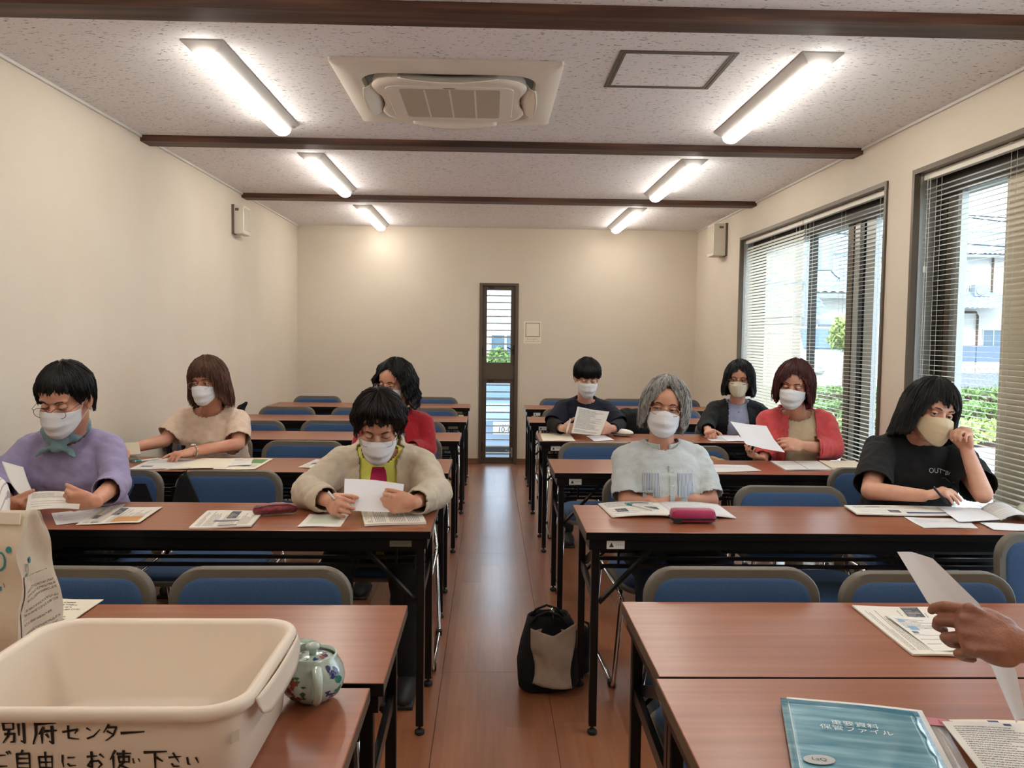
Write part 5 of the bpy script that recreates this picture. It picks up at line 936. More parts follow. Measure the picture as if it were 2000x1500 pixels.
for s in (-1, 1):
    Q = [at_front(dict(p, outer='jacket'), s*(.092-.028*t), .30*t)[0] - p['dep']*.006 for t in np.linspace(0, 1, 9)]
    put('zip_edge', *tube(Q, .0045, 6), 'jacket_beige', p['P'], smooth=True)
p = PEOPLE['grey']
for s in (-1, 1): patch('chest_pocket', p, s*.068-.032, s*.068+.032, .175, .27, 'stripe_pocket', off=.002)
put('button_placket', *merge(*[ (lambda q: box(q[0]-.010, q[0]+.010, q[1]-.004, q[1]+.002, q[2]-.02, q[2]+.02, .002))(at_front(p, .012, h)[0]) for h in np.arange(.05, .30, .038)]), 'shirt_pale', p['P'])
for h in (.08, .15, .22, .28):
    q = at_front(p, .012, h)[0]; put('button', *ell(q - p['dep']*.005, (.0045, .002, .0045), None, 10, 6), 'label_white', p['P'])
band_collar(p['P'], p['N'], p['lat'], p['dep'], p['up'], .070, .030, 'shirt_pale', gap=14)
p = PEOPLE['navy']; band_collar(p['P'], p['N'], p['lat'], p['dep'], p['up'], .066, .030, 'polo_navy', gap=14, flap=.050)
p = PEOPLE['cardigan']; band_collar(p['P'], p['N'], p['lat'], p['dep'], p['up'], .062, .028, 'shirt_blue', gap=12, flap=.045); p['outer'] = 'shirt'
for h in (.10, .18, .26, .33): put('button', *ell(at_front(p, 0, h)[0], (.0045, .002, .0045), None, 10, 6), 'ink_grey', p['P'])
p = PEOPLE['red']; band_collar(p['P'], p['N'], p['lat'], p['dep'], p['up'], .062, .026, 'shirt_white', gap=20, flap=.03)
p = PEOPLE['coral']
for s in (-1, 1):
    Q = [at_front(p, s*(.100-.028*t), .36*t)[0] - p['dep']*.004 for t in np.linspace(0, 1, 9)]; put('hoodie_edge', *tube(Q, .006, 6), 'coral', p['P'], smooth=True)
    Q = [at_front(p, s*.105, .36-.09*t)[0] - p['dep']*.003 for t in np.linspace(0, 1, 7)]; put('drawstring', *tube(Q, .0025, 6), 'coral', p['P'], smooth=True)
p = PEOPLE['black_tee']; 
def on_front(p, geo, x, h, mat, name):
    out = np.array([at_front(p, x+v[0], h+v[1])[0] for v in geo[0]]); dd = out @ p['dep']; md = np.median(dd); out = out + np.outer(np.clip(dd, md-.02, md+.02)-dd, p['dep'])
    return put(name, out, geo[1], mat, p['P'])
on_front(p, text('OUTBACK', .026), .050, .345, 'tee_print', 'shirt_lettering'); on_front(p, glyphs(7, .006, 4, 3), .055, .325, 'tee_print', 'shirt_small_print')
# wrist watch of the woman in pink
p = PEOPLE['pink']; w = np.array(p['arms'][1]['W']); e = np.array(p['arms'][1]['E']); d = (w-e)/np.linalg.norm(w-e); s_, t_, _ = frame_of(d); c0 = w - d*.012
Q = [c0 + .0285*(s_*math.cos(a)+t_*math.sin(a)) for a in np.linspace(0, 2*PI, 25)[:-1]]; wt = put('wristwatch', *tube(Q, .0055, 6, closed=True, flat=.4), 'chrome', p['P'], smooth=True)
f_ = c0 + (-s_*.3+t_*.95)*.030; put('watch_face', *ell(f_ , (.013, .013, .005)), 'label_white', wt, smooth=True)

add('presenter', label='arm and bony hand of a person outside the frame holding a folded sheet', sc=1.0, stand=True, voxel=.0030, ratio=.5, hs=1.06, head=(1.40, 1.0, 1.40), hrot=(170, 10, 0), neck=(1.40, .96, 1.22), hip=(1.44, .84, .82), sw=.16, yaw=172, skin='skin_old',
    arms={1: dict(S=(1.25, .99, 1.12), E=(1.055, 1.07, .850), W=(.832, 1.235, .878), d=(-.93, .12, .26), n=(.16, .80, -.55), fing=[(28, 46, 28), (46, 66, 40), (58, 78, 45), (64, 80, 45)], thumb=(14, 32), spread=1.5), -1: A_((1.66, .85, .90), (1.70, .86, .68), (0, .1, -1), (-1, 0, 0))},
    eyes=dict(up=10), hair=dict(t=.016, ends=sym((0, .07), (40, .05), (90, .0), (180, -.07)), n=160, seed=41), hmat='hair_grey', clothes=[dict(name='shirt', layer=.014, sleeve=.9, mat='shirt_pale', loose=.02)])
# ------------------------------------------------------------------ papers and small things
def sheet(name, q, z, mat, label, cat='paper', thick=.0008, wave=.0012, prints=(), group=None, curl=None, seed=0, under=None):
    """q: corners on the desk TL, TR, BR, BL; prints = (u0,u1,v0,v1,mat)"""
    q = [np.array((*a, 0.0)) for a in q]; r = random.Random(seed+len(label)); ph = r.uniform(0, 6)
    def at(u, v):
        p = (q[0]*(1-u)+q[1]*u)*(1-v) + (q[3]*(1-u)+q[2]*u)*v; h = wave*(1+math.sin(ph+5*u+3*v)) + (curl(u, v) if curl else 0); p[2] = z + thick + h; return p
    nu, nv = 13, 11; V, UV = [], []
    for lay in (0, 1):
        for j in range(nv):
            for i in range(nu): p = at(i/(nu-1), j/(nv-1)); p[2] -= thick*lay; V.append(p); UV.append((i/(nu-1), 1-j/(nv-1)))
    F = [(j*nu+i+1, j*nu+i, (j+1)*nu+i, (j+1)*nu+i+1) for j in range(nv-1) for i in range(nu-1)]; n = nu*nv; F += [tuple(k+n for k in f[::-1]) for f in F]
    rim = [i for i in range(nu)] + [j*nu+nu-1 for j in range(1, nv)] + [(nv-1)*nu+i for i in range(nu-2, -1, -1)] + [j*nu for j in range(nv-2, 0, -1)]
    F += [(rim[k], rim[(k+1) % len(rim)], rim[(k+1) % len(rim)]+n, rim[k]+n) for k in range(len(rim))]
    o = put(name, V, F, mat, None, uv=UV, smooth=35); tag(o, label, cat, group)
    for u0, u1, v0, v1, m_ in prints:
        g, f = grid(lambda a, b: at(u0+(u1-u0)*a, v0+(v1-v0)*b) + np.array((0, 0, .0004)), 5, 5); put('printed_block', g, [x[::-1] for x in f], m_, o, uv=[(a/4, 1-b/4) for b in range(5) for a in range(5)])
    return o
def held(name, rows, mat, label, cat='paper', group=None, thick=.0008, prints=()):
    """rows of 3-D points across the sheet, smoothly interpolated"""
    R_ = np.array(rows, float); nr, nc = R_.shape[:2]; nu, nv = 13, 17
    def at(u, v):
        y = v*(nr-1); j = min(int(y), nr-2); t = y-j; t2 = t*t*(3-2*t)*.35 + t*.65; a = R_[j]*(1-t2) + R_[j+1]*t2; x = u*(nc-1); i = min(int(x), nc-2); s = x-i; return a[i]*(1-s) + a[i+1]*s
    V = [at(i/(nu-1), j/(nv-1)) + np.array((0, .004*math.sin(PI*i/(nu-1)), 0)) for j in range(nv) for i in range(nu)]; F = [(j*nu+i+1, j*nu+i, (j+1)*nu+i, (j+1)*nu+i+1) for j in range(nv-1) for i in range(nu-1)]
    UV = [(i/(nu-1), 1-j/(nv-1)) for j in range(nv) for i in range(nu)]
    V2 = [p + np.array((0, thick, 0)) for p in V]; n = len(V); rim = [i for i in range(nu)] + [j*nu+nu-1 for j in range(1, nv)] + [(nv-1)*nu+i for i in range(nu-2, -1, -1)] + [j*nu for j in range(nv-2, 0, -1)]
    F += [tuple(k+n for k in f[::-1]) for f in F] + [(rim[k], rim[(k+1) % len(rim)], rim[(k+1) % len(rim)]+n, rim[k]+n) for k in range(len(rim))]
    o = put(name, V+V2, F, mat, None, uv=UV+UV, smooth=35); tag(o, label, cat, group); return o
Z = .7005
# first occupied desk, wall side
sheet('printed_sheet', [(-1.54, 2.94), (-1.354, 3.107), (-1.294, 2.849), (-1.434, 2.768)], Z, 'text_faint', 'grey printed sheet lying under the hands of the woman in lavender')
sheet('leaflet', [(-1.408, 3.045), (-1.196, 3.056), (-1.174, 2.80), (-1.369, 2.765)], Z+.002, 'text_column', 'leaflet with an orange picture beside the woman in lavender', 'leaflet', prints=[(.33, .46, .06, .5, 'block_head'), (.5, .93, .62, .93, 'orange_print'), (.10, .2, .5, .7, 'ink_grey'), (.18, .3, .86, .93, 'ink_grey')])
sheet('leaflet_stack', [(-1.009, 2.985), (-.808, 2.997), (-.787, 2.752), (-.982, 2.722)], Z, 'text_column', 'stack of printed leaflets beside the maroon pouch', 'leaflet', thick=.005, prints=[(.46, .62, .05, .5, 'block_head'), (.3, .72, .6, .70, 'ink_grey'), (.45, .75, .9, .97, 'ink_grey')])
sheet('map_sheet', [(-.638, 2.958), (-.496, 2.963), (-.495, 2.77), (-.637, 2.759)], Z, 'paper', 'small white sheet with a pastel map', 'map', prints=[(.14, .88, .2, .8, 'map_print')])
sheet('printed_sheets', [(-.463, 3.007), (-.249, 3.013), (-.210, 2.816), (-.414, 2.772)], Z, 'text_column', 'thick set of printed sheets in front of the yellow T-shirt', thick=.008, prints=[(.02, .12, .08, .8, 'text_big')])
o = put('pouch', *remesh([ell((-.757, 2.955, Z+.022), (.072, .036, .021), rotm(18)), cap((-.815, 2.935, Z+.020), (-.70, 2.975, Z+.018), .020, .017, 14)], .004, 6), M('maroon_brocade', '#8a1b2a', .45, sheen=.3, var=(70, '#4f0d18'), bump=(120, .4)), None, smooth=True); tag(o, 'maroon brocade pouch lying next to the stack of leaflets', 'pouch')
put('zip_line', *tube([(-.822, 2.915, Z+.030), (-.77, 2.925, Z+.040), (-.71, 2.95, Z+.038), (-.692, 2.965, Z+.026)], .0022, 6), 'maroon_brocade', o)
held('sheets', [[(-.512, 2.95, .832), (-.405, 2.955, .826), (-.301, 2.95, .813)], [(-.506, 2.905, .783), (-.40, 2.91, .78), (-.302, 2.905, .77)], [(-.500, 2.868, .735), (-.40, 2.868, .731), (-.303, 2.868, .729)]], 'paper_cool', 'blank-backed sheets held up by the woman in the beige jacket', thick=.0025)
t = empty('booklet', (-1.50, 2.86, .76), 'booklet with curled pages in the hands of the woman in lavender', 'booklet')
V, F = grid(lambda u, v: (np.array((-1.586, 2.885, .788))*(1-u)+np.array((-1.405, 2.885, .785))*u)*(1-v) + (np.array((-1.560, 2.815, .737))*(1-u)+np.array((-1.385, 2.82, .745))*u)*v + np.array((0, 0, .006*math.sin(PI*u))), 13, 9)
o = put('page', V, [f[::-1] for f in F], 'text_sparse', t, uv=[(i/12, 1-j/8) for j in range(9) for i in range(13)]); add_mod(o, 'SOLIDIFY', thickness=.003, offset=-1)
V, F = grid(lambda u, v: np.array((-1.684+.128*u-.03*math.sin(PI*u)*.4, 2.90-.03*u, .893-.13*u-.03*math.sin(PI*u))) + v*np.array((.045-.01*u, .05, -.028+.0*u)), 13, 9)
o = put('curled_page', V, F, 'paper', t, smooth=True); add_mod(o, 'SOLIDIFY', thickness=.0012)
# second occupied desk, wall side
sheet('printed_sheet', [(-1.70, 4.245), (-1.45, 4.25), (-1.42, 3.96), (-1.684, 3.90)], Z, 'text_faint', 'printed sheet under the fingers of the woman in pale pink', prints=[(.1, .3, .7, .8, 'ink_grey')])
sheet('printed_sheet', [(-1.46, 4.25), (-1.259, 4.26), (-1.249, 3.949), (-1.516, 3.895)], Z+.003, 'paper_cream', 'plain cream sheet in the middle of the papers of the woman in pale pink', prints=[(.04, .4, .93, .97, 'ink_grey')])
sheet('leaflet', [(-1.300, 4.238), (-1.107, 4.27), (-1.105, 3.93), (-1.299, 3.916)], Z+.001, 'paper_cream', 'leaflet with green pictures at the end of the papers of the woman in pale pink', 'leaflet', prints=[(.55, .92, .08, .45, 'green_print'), (.6, .9, .55, .8, 'map_print')])
sheet('small_sheet', [(-1.29, 4.235), (-1.200, 4.24), (-1.15, 4.02), (-1.252, 3.995)], Z+.006, 'text_sparse', 'small folded sheet lying on the leaflet with green pictures')
sheet('leaflet', [(-.887, 4.263), (-.778, 4.266), (-.767, 3.957), (-.921, 4.0)], Z, 'text_column', 'white leaflet poking out behind the elbow in the beige jacket', 'leaflet', prints=[(.2, .4, .45, .62, 'block_head')])
sheet('leaflet', [(-.40, 4.27), (-.272, 4.27), (-.277, 3.99), (-.40, 3.99)], Z, 'paper_cream', 'cream sheet beside the woman in red, at the aisle end of her desk')
t = empty('pocket_dictionary', (-1.84, 4.18, Z), 'grey electronic pocket dictionary by the wall', 'dictionary'); put('base', *xf(box(-.075, .075, -.055, .055, 0, .014, .003), Matrix.Translation((-1.83, 4.16, Z)) @ Matrix.Rotation(.5, 4, 'Z')), 'chair_grey', t); put('screen_lid', *xf(box(-.075, .075, -.05, .05, 0, .008, .002), Matrix.Translation((-1.85, 4.235, Z+.045)) @ Matrix.Rotation(.5, 4, 'Z') @ Matrix.Rotation(.55, 4, 'X')), 'cream_grey', t)
def pen(a, b, mat, label, tip='ink', r=.0048, lift=0):
    a, b = np.array(a, float), np.array(b, float); t = empty('pen', tuple(a), label, 'pen'); d = (b-a)/np.linalg.norm(b-a)
    put('barrel', *tube([a+d*.012, b], r, 10), mat, t, smooth=40); put('tip', *tube([a, a+d*.012], [.0012, r*.9], 10), tip, t, smooth=40); put('grip', *tube([a+d*.016, a+d*.045], r*1.12, 10), M('teal_plastic', '#2f8d8f', .4) if tip == 'teal_plastic' else tip, t, smooth=40); put('clip', *bar(b-d*.035+np.array((0, 0, r)), b+np.array((0, 0, r*1.1)), .002, .0015), 'alu', t)
M('teal_plastic', '#2f8d8f', .4)
pen((-1.745, 4.09, Z+.008), (-1.665, 4.20, Z+.008), 'label_white', 'white and teal pen lying beside the pocket dictionary', 'teal_plastic')
pen((.520, 3.115, Z+.017), (.603, 2.990, Z+.017), 'label_white', 'white and teal pen on the open booklet', 'teal_plastic'); pen((-.500, 2.858, .742), (-.555, 2.868, .800), 'label_white', 'white pen in the hand of the woman in the beige jacket', 'ink')
pen((.492, 5.222, .735), (.520, 5.270, .822), 'label_white', 'white pen in the hand of the person in navy', 'label_white'); pen((1.735, 3.055, .735), (1.665, 3.03, .800), 'black_metal', 'dark pen between the fingers of the woman in the black T-shirt', 'black_metal'); pen((1.400, 4.41, .745), (1.46, 4.44, .72), 'label_white', 'pen in the lowered hand of the woman in the coral hoodie')
# first occupied desk, window side: open booklet, magenta case, papers
t = empty('open_booklet', (.66, 3.05, Z), 'open booklet with photos in front of the grey-haired person', 'booklet')
def page(x0, x1, x2, x3, nm, mt, s):
    def at(u, v): p = np.array((x0+(x1-x0)*u, 3.17))*(1-v) + np.array((x2+(x3-x2)*u, 2.93))*v; k = u if s > 0 else 1-u; return np.array((p[0], p[1], Z+.004+.012*(1-k)*k*2.2 + .006*(1-k)))
    V, F = grid(at, 13, 7); o = put(nm, V, [f[::-1] for f in F], mt, t, smooth=True, uv=[(i/12, 1-j/6) for j in range(7) for i in range(13)]); add_mod(o, 'SOLIDIFY', thickness=.004, offset=-1); return at
L1 = page(.425, .660, .445, .675, 'page', 'text_sparse', -1); R1 = page(.660, .892, .675, .893, 'page', 'text_faint', 1)
for at, u0, u1, v0, v1, m_ in ((L1, .15, .33, .52, .75, 'block_head'), (L1, .62, .85, .42, .62, 'block_head'), (L1, .5, .8, .1, .18, 'ink_grey'), (R1, .18, .4, .7, .8, 'block_head')):
    g, f = grid(lambda a, b: at(u0+(u1-u0)*a, v0+(v1-v0)*b) + np.array((0, 0, .0006)), 5, 5); put('printed_block', g, [x[::-1] for x in f], m_, t, uv=[(a/4, 1-b/4) for b in range(5) for a in range(5)])
M('magenta_case', '#a0104c', .6, bump=(260, .3), sheen=.3)
t = empty('zip_case', (.718, 2.872, Z), 'magenta zip case standing on the open booklet', 'case')
put('shell', *xf(box(-.078, .078, -.033, .033, .003, .048, .017), Matrix.Translation((.720, 2.873, Z)) @ Matrix.Rotation(-.03, 4, 'Z')), 'magenta_case', t, smooth=60)
Q = [(.720+a, 2.873+b, Z+.018) for a, b in rrect(.160, .070, .022, 6)]; put('zip_band', *tube(Q, .003, 6, closed=True), 'rubber', t, smooth=True); put('zip_pull', *box(.645, .675, 2.835, 2.838, Z+.004, Z+.02, .001), 'rubber', t)
sheet('leaflet_stack', [(1.377, 3.145), (1.734, 3.13), (1.711, 2.975), (1.354, 2.982)], Z+.004, 'text_sparse', 'open leaflets with a dark strip in front of the woman in the black T-shirt', 'leaflet', thick=.005, prints=[(.55, 1.0-.03, .72, .88, 'navy_print'), (.38, .5, .55, .8, 'block_head'), (.2, .35, .2, .25, 'ink_grey')])
sheet('leaflet', [(1.524, 2.97), (1.740, 2.945), (1.700, 2.80), (1.509, 2.80)], Z, 'text_faint', 'pale sheet nearest the desk edge in front of the woman in the black T-shirt', 'leaflet')
sheet('white_sheet', [(1.728, 3.12), (1.872, 3.10), (1.862, 2.90), (1.664, 2.86)], Z+.009, 'paper_cool', 'white sheet lying beside the elbow in black')
sheet('white_sheet', [(1.753, 2.88), (1.95, 2.86), (1.93, 2.752), (1.737, 2.774)], Z+.001, 'paper_cool', 'white sheet with a creased edge under the curled magazine')
t = empty('magazine', (1.95, 2.97, Z), 'curled open magazine at the window end of the desk', 'magazine')
for nm, x0, x1, hh, mt in (('page', 1.855, 1.985, .030, 'text_faint'), ('page', 1.985, 2.11, .034, 'map_print')):
    V, F = grid(lambda u, v: (x0+(x1-x0)*u + .04*(1-v) - .02, 3.08-.19*v, Z+.010+hh*math.sin(PI*u)**.8*(1-.25*v)), 13, 7); o = put(nm, V, [f[::-1] for f in F], mt, t, smooth=True, uv=[(i/12, 1-j/6) for j in range(7) for i in range(13)]); add_mod(o, 'SOLIDIFY', thickness=.003, offset=-1)
# further desks, window side
sheet('printed_sheet', [(1.126, 4.179), (1.327, 4.19), (1.335, 3.997), (1.092, 3.955)], Z, 'text_faint', 'white sheet alone on the desk between the grey hair and the coral hoodie')
sheet('paper_stack', [(1.485, 4.302), (1.735, 4.305), (1.700, 4.045), (1.464, 4.018)], Z, 'text_faint', 'open file of papers in front of the woman in the coral hoodie', thick=.006, prints=[(.48, .5, 0, 1, 'ink_grey')])
sheet('paper_stack', [(1.743, 4.305), (1.932, 4.30), (1.883, 4.07), (1.712, 4.062)], Z, 'paper_cream', 'cream paper stack beside the file, near the window', thick=.010)
held('white_sheet', [[(1.255, 4.27, .917), (1.35, 4.275, .902), (1.446, 4.27, .895)], [(1.285, 4.215, .862), (1.38, 4.215, .845), (1.468, 4.212, .832)], [(1.304, 4.15, .813), (1.40, 4.15, .790), (1.508, 4.16, .772)]], 'paper_cool', 'white sheet held out by the woman in the coral hoodie')
held('printed_sheet', [[(.565, 5.272, .902), (.67, 5.276, .880), (.769, 5.272, .871)], [(.543, 5.235, .822), (.64, 5.24, .805), (.738, 5.235, .797)], [(.521, 5.20, .742), (.61, 5.205, .730), (.703, 5.20, .726)]], 'text_dense', 'printed sheet held up by the person in navy')
sheet('blank_sheet', [(.341, 5.471), (.536, 5.485), (.538, 5.109), (.334, 5.095)], Z, 'paper_cream', 'blank cream sheet at the aisle corner beside the person in navy')
sheet('small_sheet', [(.633, 5.352), (.766, 5.417), (.787, 5.151), (.654, 5.117)], Z, 'paper_cool', 'small white sheet under the hands of the person in navy')
sheet('printed_sheet', [(1.414, 5.40), (1.53, 5.43), (1.50, 5.16), (1.398, 5.143)], Z, 'text_faint', 'white sheet under the fist of the woman in the black cardigan'); sheet('printed_sheet', [(1.53, 5.45), (1.68, 5.45), (1.607, 5.157), (1.50, 5.155)], Z+.002, 'paper_cool', 'white sheet right of the fist in the black cardigan')
t = empty('glasses_case', (.87, 5.40, Z), 'rounded beige spectacle case beside the person in navy', 'case'); put('shell', *ell((.872, 5.385, Z+.024), (.078, .036, .024), rotm(-28, 0, 0), 24, 14), 'cream', t, smooth=True); put('seam', *tube([(.872+.079*math.cos(a)*math.cos(-.49)-.037*math.sin(a)*math.sin(-.49), 5.385+.079*math.cos(a)*math.sin(-.49)+.037*math.sin(a)*math.cos(-.49), Z+.018) for a in np.linspace(0, 2*PI, 31)[:-1]], .0016, 5, closed=True), 'rubber', t)
# foreground desk, window side
sheet('leaflet_stack', [(.885, 1.956), (1.098, 1.943), (1.00, 1.640), (.876, 1.649)], Z, 'text_column', 'cream leaflet with a dark heading on the first window-side desk', 'leaflet', thick=.004, prints=[(.52, .72, .02, .26, 'block_head')])
sheet('card_sheet', [(.928, 1.872), (1.052, 1.860), (.992, 1.655), (.926, 1.660)], Z+.006, 'text_sparse', 'smaller sheet with blue pictures lying on the cream leaflet', prints=[(.1, .22, .12, .2, 'blue_print'), (.14, .34, .3, .42, 'blue_print'), (.1, .24, .46, .52, 'ink_grey')])
held('folded_sheet', [[(.679, 1.34, .998), (.712, 1.352, .994), (.750, 1.36, .982)], [(.728, 1.33, .917), (.778, 1.345, .915), (.826, 1.35, .909)], [(.789, 1.33, .862), (.828, 1.342, .856), (.867, 1.35, .850)], [(.833, 1.32, .814), (.861, 1.332, .806), (.889, 1.34, .797)], [(.867, 1.30, .726), (.880, 1.31, .724), (.896, 1.32, .725)]], 'paper_cool', 'folded white sheet held in the foreground hand')
t = empty('document_file', (.60, 1.26, Z), 'glossy blue document file with worn plastic edges', 'file'); a0 = np.array((.524, 1.430)); ux = np.array((.9706, -.2405)); uy = np.array((-.2405, -.9706)); uy = np.array((-.270, -.963))
def fl(a, b): return a0 + ux*a + uy*b
def fquad(a0_, a1_, b0_, b1_): return [fl(a0_, b0_), fl(a1_, b0_), fl(a1_, b1_), fl(a0_, b1_)]
def slab_(q, z0, z1, name, mat, parent=t, nu=14):
    V, F = grid(lambda u, v: (*((q[0]*(1-u)+q[1]*u)*(1-v) + (q[3]*(1-u)+q[2]*u)*v), z1 + .0015*math.sin(9*v+2*u)*math.sin(PI*u)), nu, nu); o = put(name, V, [f[::-1] for f in F], mat, parent, smooth=True, uv=[(i/(nu-1), 1-j/(nu-1)) for j in range(nu) for i in range(nu)]); add_mod(o, 'SOLIDIFY', thickness=z1-z0, offset=-1); return o
m, nt, b, N, L = node_mat('file_blue'); tc = N('ShaderNodeTexCoord'); mp = N('ShaderNodeMapping'); mp.inputs['Scale'].default_value = (1.2, 16, 1); mp.inputs['Rotation'].default_value = (0, 0, .12); L(tc.outputs['UV'], mp.inputs[0]); nz = N('ShaderNodeTexNoise'); nz.inputs['Scale'].default_value = 1; nz.inputs['Detail'].default_value = 4; L(mp.outputs[0], nz.inputs['Vector'])
r = N('ShaderNodeValToRGB'); e = r.color_ramp.elements; e[0].position = .35; e[0].color = lin('#3f7d93'); e[1].position = .72; e[1].color = lin('#7fb2c2'); L(nz.outputs['Fac'], r.inputs[0]); L(r.outputs[0], b.inputs['Base Color']); b.inputs['Roughness'].default_value = .22; b.inputs['Coat Weight'].default_value = .6
bp = N('ShaderNodeBump'); bp.inputs['Strength'].default_value = .35; bp.inputs['Distance'].default_value = .006; L(nz.outputs['Fac'], bp.inputs['Height']); L(bp.outputs[0], b.inputs['Normal'])
M('clear_plastic', '#d8d6d0', .15, alpha=.35, spec=.8); M('pink_tab', '#d07a84', .35, alpha=.85)
slab_(fquad(.004, .262, .010, .312), Z, Z+.003, 'pocket_sleeve', 'clear_plastic'); slab_(fquad(.012, .236, -.014, .30), Z+.0035, Z+.007, 'inner_sheets', 'paper'); slab_(fquad(0, .226, 0, .312), Z+.008, Z+.0095, 'cover', 'file_blue')
put('spine_crease', *tube([(*fl(.012, b_), Z+.0105) for b_ in np.linspace(.005, .30, 12)], .0015, 6), M('gloss_edge', '#a9cdd6', .1, coat=1.0), t, smooth=True); put('right_crease', *tube([(*fl(.216+.003*math.sin(k*2), b_), Z+.0102) for k, b_ in enumerate(np.linspace(.01, .30, 14))], .0012, 6), 'file_blue', t, smooth=True)
put('index_tab', *merge(box(0, 0, 0, 0, 0, 0)) if False else xf(box(0, .034, -.014, .014, 0, .001), Matrix.Translation((*fl(.236, .022), Z+.004)) @ Matrix.Rotation(-.24, 4, 'Z')), 'pink_tab', t); put('index_tab', *xf(box(0, .022, -.006, .006, 0, .001), Matrix.Translation((*fl(.256, .022), Z+.0055)) @ Matrix.Rotation(-.24, 4, 'Z')), 'pink_tab', t)
for s_, a_, b_, sz in (('重要資料', .112, .083, .019), ('保管ファイル', .112, .103, .019)): v, f = text(s_, sz); put('cover_lettering', *xf((v, f), Matrix.Translation((*fl(a_, b_), Z+.0122)) @ Matrix.Rotation(-.2475, 4, 'Z')), M('print_pale', '#cfe0e4', .6), t)
put('logo_oval', *xf(lathe([(.0, 0), (.024, 0), (.024, .0006), (.0, .0006)], 28), Matrix.Translation((*fl(.042, .218), Z+.0118)) @ Matrix.Scale(.62, 4, (0, 1, 0))), M('logo_grey', '#a9adae', .4), t); v, f = text('LaQ', .013); put('logo_lettering', *xf((v, f), Matrix.Translation((*fl(.042, .218), Z+.0127)) @ Matrix.Rotation(-.2475, 4, 'Z')), 'ink', t)
sheet('printed_sheet', [(.765, 1.338), (.945, 1.330), (.885, 1.09), (.725, 1.12)], Z+.007, 'text_dense', 'printed sheet with a blue mark lying beside the blue file', thick=.002, prints=[(.55, .62, .02, .05, 'navy_print')]); sheet('back_sheet', [(.79, 1.362), (.97, 1.352), (.94, 1.18), (.80, 1.20)], Z+.001, 'paper_cream', 'cream sheet under the printed sheet beside the blue file', prints=[(.34, .44, .03, .09, 'navy_print')])
# foreground desk, wall side
sheet('large_print_sheet', [(-1.12, 2.0), (-.921, 1.987), (-.921, 1.80), (-1.06, 1.80)], Z, 'text_big', 'cream sheet with large writing behind the paper bag', thick=.002)
# ---- the storage tub with handwriting
t = empty('storage_tub', (-.545, 1.28, .70), 'large cream plastic tub with handwritten black writing', 'tub')
cx, cy = -.546, 1.278; hx, hy = .208, .170
def trr(k, r, z, n=9): return [(cx+a, cy+b_, z) for a, b_ in rrect(2*(hx+k), 2*(hy+k), r, n)]
def bandm(rings): n = len(rings[0]); V = [p for q in rings for p in q]; return V, [(k*n+i, k*n+(i+1) % n, (k+1)*n+(i+1) % n, (k+1)*n+i) for k in range(len(rings)-1) for i in range(n)]
zt = .843
rings = [trr(-.022, .05, .7012), trr(-.014, .055, .7012), trr(-.008, .055, .708), trr(0, .058, zt-.026), trr(.0, .058, zt-.020), trr(.010, .064, zt-.019), trr(.013, .066, zt-.014), trr(.013, .066, zt-.006), trr(.010, .064, zt-.001), trr(.004, .060, zt), trr(-.002, .056, zt-.002), trr(-.005, .054, zt-.008), trr(-.014, .050, .712), trr(-.020, .045, .706)]
V, F = bandm(rings); n = len(rings[0]); F += [tuple(range(n))[::-1], tuple((len(rings)-1)*n+i for i in range(n))]; put('tub_body', V, F, 'beige_tub', t, smooth=50)
def lip(u, v):   # carrying lip on the short side, dipping in the middle
    y = cy + (u-.5)*.25; w = math.sin(PI*min(1, max(0, u)))**.5; return (cx+hx+.012+.004*v+.006*w, y, zt-.010 - v*(.012+.030*min(1, w*1.3)))
V, F = grid(lip, 25, 6); o = put('grip_lip', V, F, 'beige_tub', t, smooth=True); add_mod(o, 'SOLIDIFY', thickness=.003)
put('sticker_mark', *xf(box(-.006, .006, -.0003, .0003, -.008, .008), Matrix.Translation((cx+hx-.008, cy-hy+.020, .790)) @ Matrix.Rotation(.9, 4, 'Z')), 'cream_grey', t)
